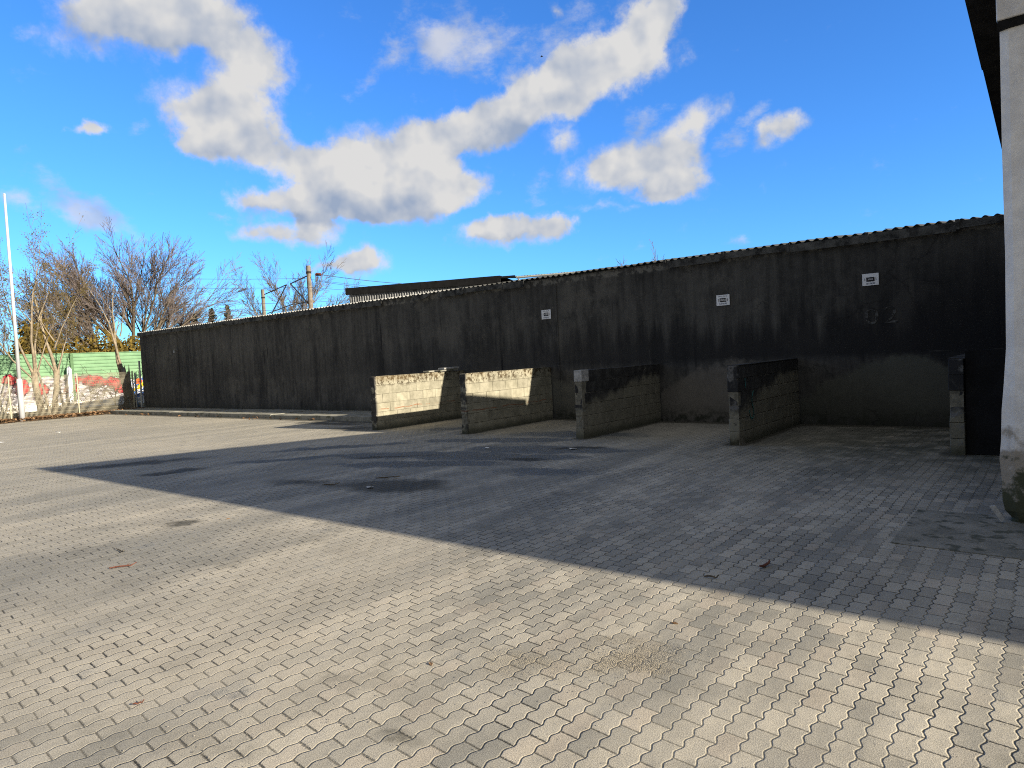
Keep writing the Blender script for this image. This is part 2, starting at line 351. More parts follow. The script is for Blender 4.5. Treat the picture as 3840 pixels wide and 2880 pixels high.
# damp soot band half way up, with runs
band = t.m('MULTIPLY', t.mr(t.m('ADD', Z, t.m('MULTIPLY', t.m('SUBTRACT', st1, .5), 2.2)), 2.75, 2.0), t.mr(Z, 1.35, 1.6))
band = t.m('MULTIPLY', band, t.mr(X, -19., -5., .25, .85))
base = t.mix(band, base, (.018, .018, .020))
rightdark = t.m('MULTIPLY', t.mr(X, -5., -1.4), t.mr(Z, 4.4, 2.4))  # dark stain and painted canopy shade towards the wall's right end
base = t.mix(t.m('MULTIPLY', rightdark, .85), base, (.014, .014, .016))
# paler render left by the heaps once stored in the bays
def bay(x0, x1, top, hump, col, amt):
    global base
    a = t.m('MULTIPLY', t.mr(X, x0 - .02, x0 + .05), t.mr(X, x1 + .02, x1 - .05))
    c = (x0 + x1) / 2 + .35; q = t.m('DIVIDE', t.m('SUBTRACT', X, c), (x1 - x0) / 2)
    lim = t.m('SUBTRACT', top, t.m('MULTIPLY', t.m('MULTIPLY', q, q), hump))
    dlt = t.m('ADD', t.m('SUBTRACT', lim, Z), t.m('ADD', t.m('MULTIPLY', t.m('SUBTRACT', md, .5), .5), t.m('MULTIPLY', t.m('SUBTRACT', lg, .5), 1.3)))
    k = t.m('MULTIPLY', a, t.mr(dlt, -.06, .16))
    k = t.m('MULTIPLY', k, t.mr(Z, .02, .3, .45, 1.))
    cc = t.mix(t.mr(t.m('ADD', lg, t.m('MULTIPLY', md, .4)), .5, .85), col, tuple(c_ * 1.45 for c_ in col))
    base = t.mix(t.m('MULTIPLY', k, amt), base, cc)
bay(-8.2, -4.99, 1.46, .42, (.118, .108, .094), .85)
bay(-4.78, -1.48, 1.38, .55, (.075, .076, .062), .75)
bay(-11.6, -8.4, 1.15, .0, (.105, .105, .092), .8)
bay(-15., -11.8, 1.2, .0, (.10, .10, .085), .6)
base = t.mix(t.m('MULTIPLY', t.mr(Z, .5, .05), t.mr(md, .4, .6)), base, (.035, .038, .028))
# pale grit standing out of the render
base = t.mix(t.m('MULTIPLY', t.mr(t.noise(P, 42, 3, .75), .60, .70), .55), base, (.20, .19, .165))
# patched mortar just under the eaves
base = t.mix(t.m('MULTIPLY', t.mr(Z, 3.80, 3.86), t.mr(md, .45, .6)), base, (.16, .155, .14))
cq = t.vm('ADD', P, t.vm('SCALE', t.vm('SUBTRACT', t.noise(P, 1.4, 4, .6, col=True), (.5, .5, .5)), 1.1))
ce = t.new('ShaderNodeTexVoronoi', {'Vector': cq, 'Scale': .42}, feature='DISTANCE_TO_EDGE').outputs[0]
crack = t.m('MULTIPLY', t.mr(ce, .010, .003), t.mr(t.noise(P, .5, 2), .5, .58))
base = t.mix(t.m('MULTIPLY', crack, .42), base, (.010, .010, .010))
wv = t.m('MULTIPLY', t.m('SUBTRACT', md, .5), .03)
for zz, lo in ((1.535, .54), (2.78, .60)):
    dj = t.m('ABSOLUTE', t.m('SUBTRACT', t.m('ADD', Z, wv), zz))
    base = t.mix(t.m('MULTIPLY', t.mr(dj, .016, .004, 0., .8), t.mr(t.noise(P, 1.3, 5, .65), lo, lo + .14)), base, (.105, .10, .093))
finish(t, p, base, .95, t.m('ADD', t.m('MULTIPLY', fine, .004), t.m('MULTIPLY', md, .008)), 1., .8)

m_sheet, t, p = mat('weathered_fibre_cement')
P = t.pos()
n1 = t.noise(P, 1.3, 5, .6); n2 = t.noise(P, 30, 4, .65)
ri = t.N.new('ShaderNodeNewGeometry').outputs['Random Per Island']
c = t.mix(t.mr(n1, .35, .65), (.17, .17, .165), (.36, .355, .33))
c = t.mix(t.mr(n2, .55, .7), c, (.07, .072, .055))
c = t.mix(1., c, t.mix(ri, (.8, .8, .8), (1.15, 1.15, 1.15)), 'MULTIPLY')
Xr, _, _ = t.sep(P)
c = t.mix(t.mr(t.m('ADD', Xr, t.m('MULTIPLY', t.m('SUBTRACT', n1, .5), 6.)), -18., -13., 0., .9), t.mix(.45, c, (.5, .49, .45)), (.022, .023, .021))
finish(t, p, c, .9, n2, .004)
m_flash = plain('blackened_flashing', (.040, .040, .042), .85, .55, 5., .003, tint=(.07, .07, .066), island=.3)
m_zinc = plain('zinc_metal', (.42, .43, .43), .45, .12, 4., .001, metal=.7)
m_darkmetal = plain('dark_painted_metal', (.03, .032, .033), .6, .3, 8., .001)
m_board = plain('black_roofing_board', (.010, .010, .011), .9, .4, 3., .002)

shed = empty('storage_shed', (-7, WY, 0), 'long low storage shed with a dark streaked rendered wall and corrugated roof', 'shed')
def local(o, root):           # keep the mesh in world coordinates under its root
    o.parent = root; o.matrix_parent_inverse = Matrix.Translation(root.location).inverted(); return o
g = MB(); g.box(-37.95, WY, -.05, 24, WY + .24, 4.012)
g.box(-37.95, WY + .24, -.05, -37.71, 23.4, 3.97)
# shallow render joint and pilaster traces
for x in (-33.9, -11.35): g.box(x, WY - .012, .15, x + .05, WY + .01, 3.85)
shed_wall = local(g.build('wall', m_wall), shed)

def corrugated(g, x0, x1, y0, y1, z0, slope, pitch=.19, amp=.0285, th=.011, sheet=5, jitter=.007, seg=10, seed=1):
    r = random.Random(seed)
    n = int((x1 - x0) / pitch); i = 0
    while i < n:
        k = min(sheet, n - i)
        dz = r.uniform(-jitter, jitter) + .003 * ((i // sheet) % 2); dyy = r.uniform(-.03, .03)
        N = int((k + .35) * seg); top = []
        for j in range(N + 1):
            x = x0 + i * pitch + j * pitch / seg
            z = amp * math.cos(2 * math.pi * (x - x0) / pitch)
            top.append((x, z))
        o = len(g.v)
        for (yy, base_) in ((y0 + dyy, z0 + dz), (y1, z0 + dz + slope * (y1 - y0))):
            for x, z in top: g.v.append((x, yy, base_ + z))
            for x, z in top: g.v.append((x, yy, base_ + z - th))
        L = N + 1
        for j in range(N):
            a = o + j
            g.f.append((a, a + 1, a + 2 * L + 1, a + 2 * L))
            g.f.append((a + L, a + 3 * L, a + 3 * L + 1, a + L + 1))
            g.f.append((a, a + L, a + L + 1, a + 1))
            g.f.append((a + 2 * L, a + 2 * L + 1, a + 3 * L + 1, a + 3 * L))
        i += k
g = MB(); corrugated(g, -38.1, -.55, WY - .085, 23.6, 4.055, .112)
local(g.build('corrugated_roof', m_sheet, smooth=False), shed)
# eave flashing boards, some of them broken away
runs = [(-37.9, -18.63, 0), (-17.05, -16.15, .35), (-15.85, -12.35, 0), (-7.9, -.6, 0)]
rf = random.Random(5)
for a, b, di in runs:
    x = a
    while x < b - .2:
        L = min(rf.choice((1.05, 1.2, 1.5, 1.6)), b - x)
        dz = rf.uniform(-.012, .012); hz = rf.uniform(.19, .235); tl = rf.uniform(-.012, .012); yo = rf.uniform(0, .012)
        g = MB()
        pts = [(x, 3.85 + dz + (.235 - hz)), (x + L - .012 - (di if x + L >= b - .05 else 0), 3.85 + dz + tl + (.235 - hz)), (x + L - .012, 4.03 + dz + tl), (x, 4.03 + dz)]
        g.prism(pts, WY - .115 - yo, WY - .10 - yo, 'y')
        # the vertical lap strip at each end
        g.box(x - .02, WY - .127 - yo, 3.87 + dz, x + .05, WY - .115 - yo, 4.065 + dz)
        local(g.build('eave_flashing', m_flash), shed)
        x += L
# small bracket stub high on the wall, downpipes at the far corner
g = MB(); g.tube([(-33.9, WY, 2.98), (-33.9, WY - .16, 2.98), (-33.9, WY - .16, 2.86)], [.04, .04, .05], 8)
sub(g.build('wall_bracket', m_zinc), shed_wall)
for x in (-38.0, -38.6):
    g = MB(); g.tube([(x, WY - .10, .1), (x, WY - .10, 2.0 if x < -38.3 else 2.6)], [.045, .045], 10)
    local(g.build('downpipe', m_zinc), shed)
# ghost of an old painted bay number on the wall
m_ghost, t, p = mat('faded_white_paint')
P = t.pos(); f = t.mr(t.noise(P, 14, 4, .7), .42, .66)
finish(t, p, t.mix(f, (.024, .024, .024), (.125, .125, .122)), .95)
def text_mesh(body, size, name, material, parent, origin, thick=.002, space=1., sx=1., join=None):
    cu = bpy.data.curves.new('lettering', 'FONT'); cu.body = body; cu.size = size; cu.extrude = thick / 2
    cu.align_x = 'CENTER'; cu.align_y = 'CENTER'; cu.space_character = space
    tmp = bpy.data.objects.new('lettering', cu); COL.objects.link(tmp)
    dg = bpy.context.evaluated_depsgraph_get(); dg.update()
    me = bpy.data.meshes.new_from_object(tmp.evaluated_get(dg)); bpy.data.objects.remove(tmp)
    M = Matrix.Translation(origin) @ Matrix.Rotation(math.pi / 2, 4, 'X') @ Matrix.Diagonal((sx, 1, 1, 1))
    me.transform(M); me.materials.clear(); me.materials.append(material); me.name = name
    o = bpy.data.objects.new(name, me); COL.objects.link(o)
    return (join or local)(o, parent)
text_mesh('02', .50, 'painted_number', m_ghost, shed_wall, (-3.08, WY - .004, 2.30), .004, 1.25, 1.15, sub)

# ------------------------------------------------------------------ concrete ledge in front of the far wall
m_ledge = ground_mat('old_concrete', (.19, .185, .16), (.36, .345, .29), 1.4, 45, .01, (.14, .14, .10))
g = MB()
xx = -38.6
rl = random.Random(3)
while xx < -15.4:
    L = min(rl.uniform(1.6, 2.6), -15.35 - xx)
    dz = rl.uniform(-.012, .012); dy = rl.uniform(-.02, .02)
    g.box(xx, 14.32 + dy, -.05, xx + L - .012, WY, .145 + dz); xx += L
tag(bevel(g.build('concrete_ledge', m_ledge), .012), 'low raised concrete ledge running along the foot of the far dark wall', 'ledge')

# ------------------------------------------------------------------ block partitions
def block_mat(name, kind):
    m, t, p = mat(name); P = t.pos(); X, Y, Z = t.sep(P)
    ri = t.N.new('ShaderNodeNewGeometry').outputs['Random Per Island']
    md = t.noise(P, 4.5, 5, .65); fn = t.noise(P, 60, 4, .7); lg = t.noise(P, 1.1, 4, .6)
    strk = t.noise(t.vm('MULTIPLY', P, (1., 1., .12)), 9., 4, .6)
    c = t.mix(t.mr(md, .3, .7), (.225, .210, .158), (.345, .322, .250))
    c = t.mix(1., c, t.mix(ri, (.84, .84, .84), (1.12, 1.12, 1.1)), 'MULTIPLY')
    c = t.mix(t.mr(fn, .62, .75, 0., .5), c, (.12, .11, .085))
    c = t.mix(t.mr(strk, .58, .75, 0., .4), c, (.13, .12, .09))
    if kind == 'mossy':                  # moss and lichen clinging to the upper courses
        mz = t.m('ADD', t.mr(Z, .95, 1.42), t.m('MULTIPLY', t.m('SUBTRACT', lg, .5), 1.1))
        k = t.m('MULTIPLY', t.mr(mz, .45, .95), t.mr(t.noise(P, 8, 5, .78), .47, .55))
        c = t.mix(t.m('MULTIPLY', k, .92), c, (.042, .027, .011))
        k2 = t.m('MULTIPLY', t.mr(Z, 1.28, 1.4), t.mr(lg, .42, .6))
        c = t.mix(t.m('MULTIPLY', k2, .4), c, (.15, .105, .05))
        c = t.mix(t.m('MULTIPLY', t.mr(t.m('ABSOLUTE', t.m('SUBTRACT', t.m('ADD', Z, t.m('MULTIPLY', t.noise(P, 2., 2), .12)), .63)), .022, .008), t.mr(md, .42, .55)), c, (.25, .13, .075))
        c = t.mix(t.m('MULTIPLY', t.mr(Y, 12.62, 12.54), t.mr(md, .62, .50, .25, .9)), c, (.028, .028, .032))
    else:                                # tar-black staining from the top front, paler where heaps lay
        q = t.m('ADD', t.m('MULTIPLY', t.m('SUBTRACT', Y, 12.6), .22), t.m('MULTIPLY', t.m('SUBTRACT', lg, .5), .9))
        k = t.mr(t.m('ADD', t.m('SUBTRACT', Z, .62), t.m('MULTIPLY', q, -1.)), -.08, .16)
        k = t.m('MAXIMUM', k, t.mr(t.m('ADD', Z, t.m('MULTIPLY', strk, .4)), 1.32, 1.48))
        dc = t.mix(t.mr(md, .4, .7), (.020, .020, .023), (.060, .060, .060))
        c = t.mix(t.m('MULTIPLY', c and .5, 1.), c, (.12, .112, .088))
        c = t.mix(t.m('MULTIPLY', k, .92), c, dc)
        c = t.mix(t.m('MULTIPLY', t.mr(Y, 12.62, 12.54), t.mr(md, .52, .64)), c, (.15, .147, .145))
        c = t.mix(t.m('MULTIPLY', t.mr(Y, 12.62, 12.54), t.mr(t.m('ADD', md, t.m('MULTIPLY', t.mr(Z, .9, .4), .12)), .56, .46)), c, (.028, .028, .030))
    c = t.mix(t.m('MULTIPLY', t.mr(Z, .22, .02), .75), c, (.06, .062, .04))
    finish(t, p, c, .95, t.m('ADD', t.m('MULTIPLY', md, .012), t.m('MULTIPLY', fn, .004)), 1., .8)
    return m
m_blockA = block_mat('lichen_stained_blocks', 'mossy')
m_blockB = block_mat('soot_stained_blocks', 'sooty')
m_pale = plain('pale_new_block', (.42, .41, .39), .9, .25, 9., .006)
m_mortar = plain('dark_mortar', (.20, .185, .145), .95, .3, 12., .004)
VF, HP, TH = 12.53, 1.48, .205
BH, BL = HP / 6, .52
def chipped(g, x0, y0, z0, x1, y1, z1, r, chip=.0):
    """a block with slightly knocked corners"""
    v = [Vector((x, y, z)) for z in (z0, z1) for y in (y0, y1) for x in (x0, x1)]
    for q in v:
        q += Vector((r.uniform(-1, 1), r.uniform(-1, 1), r.uniform(-1, 1))) * .004
    if chip:
        for i in (0, 1, 4, 5):
            v[i].y += r.uniform(0, chip); v[i].x += (chip * .5 * r.random()) * (1 if i % 2 == 0 else -1)
    g.add(v, [(0, 2, 3, 1), (4, 5, 7, 6), (0, 1, 5, 4), (2, 6, 7, 3), (0, 4, 6, 2), (1, 3, 7, 5)])
parts = [(-15.008, m_blockA, 'pale sunlit block partition nearest the far end with flat slabs lying on it', 0, 0),
         (-11.605, m_blockA, 'mossy sunlit block partition second from the far end with a cut diagonal shadow', 0, .05),
         (-8.208, m_blockB, 'half blackened block partition with a pale block at its top front corner', 1, .07),
         (-4.786, m_blockB, 'black stained block partition with a faint turquoise scribble on its side', 0, .05),
         (-1.279, m_blockB, 'shadowed block partition under the canopy roof nearest the white pier', 0, .04)]
roots = []
for i, (xr, mt, lab, pale, chip) in enumerate(parts):
    root = empty('block_partition', (xr - TH / 2, (VF + WY) / 2, 0), lab, 'partition wall', 'block partitions standing out from the dark wall')
    roots.append(root); r = random.Random(40 + i)
    g = MB(); core = MB()
    core.box(xr - TH + .012, VF + .03, -.05, xr - .012, WY - .004, HP - .02)
    for c in range(6):
        y = VF + r.uniform(-.012, .012) + (0 if c % 2 == 0 else 0); z0 = c * BH
        first = BL if c % 2 == 0 else BL * .5
        while y < WY - .03:
            L = min(first, WY - .003 - y); first = BL
            at_front = y < VF + .05
            if not (pale and c == 5 and at_front):
                ch = chip * r.random() * 1.4 if at_front else 0
                off = r.uniform(-.004, .004)
                dzt = 0 if c < 5 else r.uniform(-.004, .002)
                chipped(g, xr - TH + off, y + .002, z0 + .003 if c else -.05, xr + off, y + L - .002, z0 + BH - .003 + dzt, r, ch)
            y += L
    local(bevel(g.build('blocks', mt), .007, 1), root); local(core.build('mortar_core', m_mortar), root)
    if pale:
        g = MB(); chipped(g, xr - TH - .004, VF + .012, 5 * BH + .004, xr + .006, VF + .30, HP + .004, r, .02)
        o = local(bevel(g.build('end_block', m_pale), .01), root); o['label'] = 'pale clean block at the top front corner'
    # thin cracked screed cap
    g = MB(); y = VF + .06
    while y < WY - .1:
        L = min(r.uniform(.5, 1.1), WY - .005 - y)
        g.box(xr - TH - .012, y, HP - .004, xr + .010, y + L - .01, HP + r.uniform(.009, .014)); y += L
    if not pale: local(g.build('screed_cap', mt), root)
# turquoise scribble on the fourth partition
m_turq = plain('faded_turquoise_spray', (.05, .20, .19), .9, .5, 20., .001)
def stroke(pts, wd, x):
    g = MB()
    for a, b in zip(pts[:-1], pts[1:]):
        a = Vector(a); b = Vector(b); dd_ = (b - a).normalized(); nn = Vector((-dd_.y, dd_.x)) * wd / 2; e = dd_ * wd * .25
        q = [a - e + nn, a - e - nn, b + e - nn, b + e + nn]
        g.prism([(v.x, v.y) for v in q], x, x + .003, 'x')
    return g
pts = [(13.30, .96), (13.22, .86), (13.20, .74), (13.27, .62), (13.29, .50), (13.20, .43), (13.10, .47), (13.06, .60)]
local(stroke(pts, .03, -4.786 + .006).build('spray_scribble', m_turq), roots[3])
local(stroke([(12.88, 1.22), (12.90, 1.05)], .022, -4.786 + .006).build('spray_scribble', m_turq), roots[3])
# slabs left lying on the first partition
g = MB(); g.box(-.19, -.42, 0, .16, .42, .045)
o = bevel(g.build('loose_slab', m_ledge), .006); o.location = (-15.10, 15.45, HP + .026); o.rotation_euler = (R(1), 0, R(4))
tag(o, 'longer dark flat slab lying directly on the first partition, at the wall end', 'slab', 'slabs lying on the first partition')
g = MB(); g.box(-.16, -.30, 0, .15, .30, .05)
o = bevel(g.build('loose_slab', m_pale), .006); o.location = (-15.12, 15.62, HP + .026 + .056); o.rotation_euler = (R(1), 0, R(-6))
tag(o, 'short pale slab lying on top of the longer dark slab on the first partition', 'slab', 'slabs lying on the first partition')
g = MB(); g.box(-.10, -.16, 0, .10, .16, .04)
o = bevel(g.build('broken_slab', m_ledge), .006); o.location = (-15.12, 14.75, HP + .026); o.rotation_euler = (0, 0, R(12))
tag(o, 'small broken piece of slab in front of the two slabs on the first partition', 'slab', 'slabs lying on the first partition')

# ------------------------------------------------------------------ bay signs
m_white = plain('white_sign_sheet', (.80, .82, .86), .35, .04, 3., .0005)
m_black = plain('black_print', (.012, .013, .02), .5, .1, 8., .0003)
m_blueprint = plain('grey_blue_print', (.13, .17, .25), .5, .15, 8., .0003)
m_whiteprint = plain('white_print', (.78, .78, .8), .5, .05, 8., .0003)
def sign(x, z, wd, h, num, top, lab, clear=True):
    root = empty('bay_sign', (x, WY, z), lab, 'sign', 'white number signs on the dark wall')
    y = WY - .02
    g = MB(); g.box(x - wd / 2, y, z - h / 2, x + wd / 2, y + .015, z + h / 2)
    local(bevel(g.build('sign_plate', m_white), .004), root)
    g = MB(); bw, bh = wd * .50, h * .36
    g.box(x - bw / 2, y - .003, z - bh / 2 + .01 * h, x + bw / 2, y, z + bh / 2 + .01 * h)
    panel = local(g.build('number_panel', m_black), root)
    text_mesh(num, bh * (.78 if clear else .5), 'number_text', m_whiteprint, panel, (x, y - .0045, z + .01 * h), .002, 1.05, 1.15, sub)
    if clear: text_mesh(top, h * .135, 'code_text', m_blueprint, root, (x, y - .002, z + h * .36), .002, 1.05, 1.1)
    for s in (-1, 1):
        g = MB(); g.box(x + s * wd * .335 - wd * .018, y - .002, z - h * .10, x + s * wd * .335 + wd * .018, y, z + h * .13)
        local(g.build('side_mark', m_black), root)
    g = MB(); r = random.Random(int(abs(x) * 100)); q = x - wd * .27
    while q < x + wd * .27:
        b = r.choice((.006, .009, .014)); g.box(q, y - .002, z - h * .40, min(q + b, x + wd * .28), y, z - h * .26); q += b + r.choice((.005, .008, .012))
    local(g.build('barcode', m_blueprint), root)
sign(-11.68, 3.00, .325, .265, '3082', '09-09-026-29', 'white number sign reading 3082 on the dark wall above the second bay')
sign(-6.46, 2.94, .325, .255, '1886', '09-05-036-28', 'white number sign reading 1886 on the dark wall above the third bay')
sign(-3.26, 3.085, .315, .25, '3083', '', 'white number sign with blurred small print above the faded painted 02', False)

# ------------------------------------------------------------------ canopy building on the right
m_pier, t, p = mat('peeling_white_render')
P = t.pos(); X, Y, Z = t.sep(P)
md = t.noise(P, 6, 5, .65); fn = t.noise(P, 40, 4, .7); lg = t.noise(P, 2., 3, .5)
c = t.mix(t.mr(md, .35, .7), (.66, .66, .67), (.80, .80, .80))
low = t.m('ADD', t.mr(Z, 1.35, .25), t.m('MULTIPLY', t.m('SUBTRACT', t.m('ADD', t.m('MULTIPLY', lg, .5), t.m('MULTIPLY', md, .5)), .5), 2.6))
c = t.mix(t.mr(low, .35, .62, 0., .9), c, (.27, .235, .19))
c = t.mix(t.mr(low, .72, .92, 0., .95), c, (.045, .052, .028))
c = t.mix(t.m('MULTIPLY', t.mr(lg, .5, .7), t.mr(md, .55, .7, 0., .6)), c, (.42, .40, .37))
finish(t, p, c, .9, t.m('ADD', t.m('MULTIPLY', md, .02), t.m('MULTIPLY', fn, .005)), 1., .8)
m_soffit = plain('dark_soffit', (.022, .021, .020), .95, .4, 4., .003)

hall = empty('canopy_hall', (6, 11.5, 0), 'tall white hall with a dark overhanging sloping roof at the right edge', 'building')
SL = -.134
def rz(y): return 5.705 + SL * (y - 6.70)
g = MB()                                  # roof slab, in two laps
for (ya, yb, dz, dx) in ((6.70, 10.4, .0, 0.), (10.38, 16.08, -.015, .012)):
    pts = [(ya, rz(ya) + dz), (yb, rz(yb) + dz), (yb, rz(yb) - .16 + dz), (ya, rz(ya) - .16 + dz)]
    g.prism(pts, -.80 + dx, 30, 'x')
local(g.build('roof', m_soffit), hall)
# pier at the corner: bulging, chipped foot under flaking render
g = MB(); lev = [(0., .00, .035), (.04, -.02, .02), (.12, .045, -.01), (.22, .055, -.01), (.42, .06, 0), (.62, .072, 0), (.8, .065, 0), (1.1, .05, 0), (1.35, .025, 0), (1.7, .006, 0), (2.6, .0, 0), (3.6, .0, 0), (4.70, .0, 0)]
rp = random.Random(8); nn = 12
for z, ex, ey in lev:
    ring = []
    for (x, y) in ((-.485 - ex, 8.22), (-.42 - ex * .3, 8.19), (-.30, 8.185), (-.17, 8.19), (-.16, 8.30), (-.16, 8.55), (-.30, 8.56), (-.47 - ex * .8, 8.56), (-.487 - ex, 8.40)):
        ring.append((x + rp.uniform(-.006, .006), y + rp.uniform(-.005, .005) + ey, z))
    g.v += ring
nr = 9
for i in range(len(lev) - 1):
    for k in range(nr): g.f.append((i * nr + k, i * nr + (k + 1) % nr, (i + 1) * nr + (k + 1) % nr, (i + 1) * nr + k))
g.f.append(tuple(range(nr))[::-1]); g.f.append(tuple(range((len(lev) - 1) * nr, len(lev) * nr)))
pier = local(g.build('pier', m_pier), hall)
# flake of render standing off the foot
g = MB(); g.prism([(-.645, .16), (-.60, .175), (-.525, .05), (-.55, .015)], 8.13, 8.16, 'y')
sub(g.build('render_flake', m_pale), pier)
g = MB(); g.box(-.50, 8.16, 4.70, 30, 8.56, 4.78)
local(g.build('lintel_gap', m_board), hall)
g = MB(); g.box(-.505, 8.13, 4.78, 30, 8.60, rz(8.6) - .17)
local(bevel(g.build('fascia_panel', m_pier), .012), hall)
g = MB(); g.box(.9, 8.20, -.05, 30, 8.52, 4.70)
local(g.build('added_front_wall', m_pier), hall)  # unseen wall, added to darken the area at the right
g = MB(); g.box(29.7, 8.53, -.05, 30, 16.1, 4.3)
local(g.build('end_wall', m_pier), hall)
g = MB(); g.box(-.70, 15.98, 1.5, 29.6, 16.18, rz(16.06) - .13)
local(g.build('sun_block_wall', m_soffit), hall)  # unseen wall, added to stop sun leaking onto the partitions
# black boarded panel that closes the bay beside the pier
g = MB(); g.box(-1.265, 12.60, .01, 3.2, 12.66, 1.60)
tag(g.build('black_panel', m_board), 'black boarded panel closing the dark bay between last partition and pier', 'panel')
bpy.data.objects['black_panel'].location.z = 0

# ------------------------------------------------------------------ neighbouring workshops behind the shed
m_clad = plain('grey_corrugated_cladding', (.19, .193, .195), .8, .35, 3., .002, tint=(.28, .283, .285), island=.25)
m_green = plain('greenish_roof_sheet', (.16, .20, .17), .85, .3, 3., .002)
A = Vector((-30.7, 24.0)); Bv = Vector((-22.7, 27.6)); dv = (Bv - A).normalized(); nvv = Vector((-dv.y, dv.x))
ang = math.atan2(dv.y, dv.x); m_gutter = plain('bright_zinc_gutter', (.72, .73, .70), .4, .08, 4., .001)
LW = (Bv - A).length
ws = empty('workshop', (A.x, A.y, 0), 'grey corrugated workshop with a deep black fascia rising behind the shed roof', 'building')
ws.rotation_euler = (0, 0, ang)
g = MB(); x = 0.15; cp = .146
n = int((LW - .2) / cp); prof = []
for k in range(n * 8 + 1):
    xx = .15 + k * cp / 8; prof.append((xx, .12 + .024 * math.cos(2 * math.pi * k / 8)))
for z in (2.5, 5.72):
    g.v += [(a, b, z) for a, b in prof]
L = len(prof)
for k in range(L - 1): g.f.append((k, k + 1, L + k + 1, L + k))
g.box(.14, .16, 2.4, LW - .05, 7., 5.7)
g.build('cladding', m_clad, ws)
for k in range(4):
    a = k * LW / 4; g = MB(); g.box(a, 0, 5.63 + .004 * k, a + LW / 4 - .012, .06, 6.0 + .004 * (k % 2)); g.build('fascia_board', m_board, ws)
g = MB(); g.box(-.05, .07, 5.93, LW + .02, 7.2, 5.99); g.build('roof', m_board, ws)
nb = empty('side_building', (Bv.x, Bv.y, 0), 'small building with pale gutter and greenish roof beside the black fascia', 'building')
nb.rotation_euler = (0, 0, ang)
g = MB(); g.box(-.05, .55, 2.4, 4.6, 6, 5.62); g.build('wall', m_white, nb)
g = MB(); corrugated(g, -.2, 4.6, .1, 6., 5.90, .10, .146, .02, .01, 7, .004, 8, 4); g.build('roof', m_green, nb)
g = MB(); q = [(.0 + .09 * math.cos(a), .09 * math.sin(a)) for a in [math.pi + math.pi * i / 8 for i in range(9)]]
q2 = [(.075 * math.cos(a), .075 * math.sin(a)) for a in [2 * math.pi - math.pi * i / 8 for i in range(9)]]
g.prism([(y + .08, z + 5.88) for y, z in q + q2], .82, 4.5, 'x'); g.build('gutter', m_gutter, nb)
g = MB(); g.tube([(.92, .08, 5.80), (.96, .12, 5.62), (1.02, .5, 5.3), (1.02, .5, 2.5)], [.05, .05, .05, .05], 8); g.build('downpipe', m_zinc, nb)
g = MB(); g.box(0, .0, 5.88, .78, .05, 5.96); g.build('fascia_board', m_board, nb)

# ------------------------------------------------------------------ railway masts and wires
m_mast = plain('weathered_concrete_mast', (.22, .185, .15), .9, .25, 3., .006)
m_rust = plain('rusty_steel', (.030, .024, .020), .7, .35, 12., .002)
m_brown = plain('brown_insulator', (.11, .035, .022), .35, .15, 10., .001)
m_wire = plain('wire_metal', (.05, .055, .06), .6, .1, 5., .0005)
def mast(x, y, h, lab, arm):
    root = empty('catenary_mast', (x, y, 0), lab, 'railway mast', 'railway masts behind the shed')
    g = MB(); g.tube([(0, 0, -.1), (0, 0, h)], [.245, .20], 16); mp = g.build('mast_pole', m_mast, root)
    g = MB(); g.tube([(0, 0, h - .9 + arm * .2), (0, 0, h - .72 + arm * .2)], [.235, .235], 16); sub(g.build('clamp_band', m_rust), mp)
    return root
r1_ = mast(-53.7, 38., 10.95, 'taller right-hand railway mast with insulator and slanting stay', 1)
g = MB(); g.tube([(0, 0, 10.1), (-1.6, -.9, 9.45)], [.055, .055], 6); g.tube([(-1.6, -.9, 9.45), (.0, -.1, 7.4)], [.055, .055], 6); g.tube([(-1.3, -.8, 7.55), (0, 0, 7.75)], [.05, .05], 6)
g.build('bracket_arm', m_rust, r1_)
g = MB(); pts = []; rad = []
for k in range(9):
    pts.append((.75 + k * .07, .2 + k * .02, 10.10 - k * .008)); rad.append(.15 if k % 2 else .09)
g.tube(pts, rad, 10); g.build('insulator', m_brown, r1_)
r2_ = mast(-77.5, 48., 11.6, 'shorter left-hand railway mast with a raised triangular bracket', -1)
g = MB(); g.tube([(0, 0, 10.9), (2.6, 1.7, 12.0)], [.065, .065], 6); g.tube([(2.6, 1.7, 12.0), (.6, .3, 8.0)], [.075, .075], 6); g.tube([(.4, .2, 8.6), (3.2, 2.1, 9.6)], [.06, .06], 6)
g.build('bracket_arm', m_rust, r2_)
def wire(name, pts, lab, rad=.02, sag=.25):
    q = []
    for a, b in zip(pts[:-1], pts[1:]):
        a, b = Vector(a), Vector(b)
        for k in range(13):
            f = k / 12; v = a.lerp(b, f); v.z -= sag * 4 * f * (1 - f)
            if not (q and k == 0): q.append(v)
    g = MB(); g.tube(q, [rad] * len(q), 5); tag(g.build(name, m_wire), lab, 'wire', 'railway wires behind the shed')

# ------------------------------------------------------------------ pole, fence, noise barrier
m_polew = plain('galvanised_white_pole', (.50, .52, .55), .45, .06, 2., .0008)
root = empty('flag_pole', (-37.6, 10.61, 0), 'tall tapering pale grey pole in front of the wire fence', 'pole')
g = MB(); g.tube([(0, 0, 0), (0, 0, 1.92), (0, 0, 1.97)], [.118, .112, .085], 20); g.build('base_section', m_polew, root, True)
g = MB(); g.tube([(0, 0, 1.9), (0, 0, 10.35)], [.083, .048], 16); g.build('shaft', m_polew, root, True)
g = MB(); g.tube([(0, 0, 10.35), (0, 0, 10.38), (0, 0, 10.41)], [.052, .052, .02], 12); g.build('pole_cap', m_polew, root)

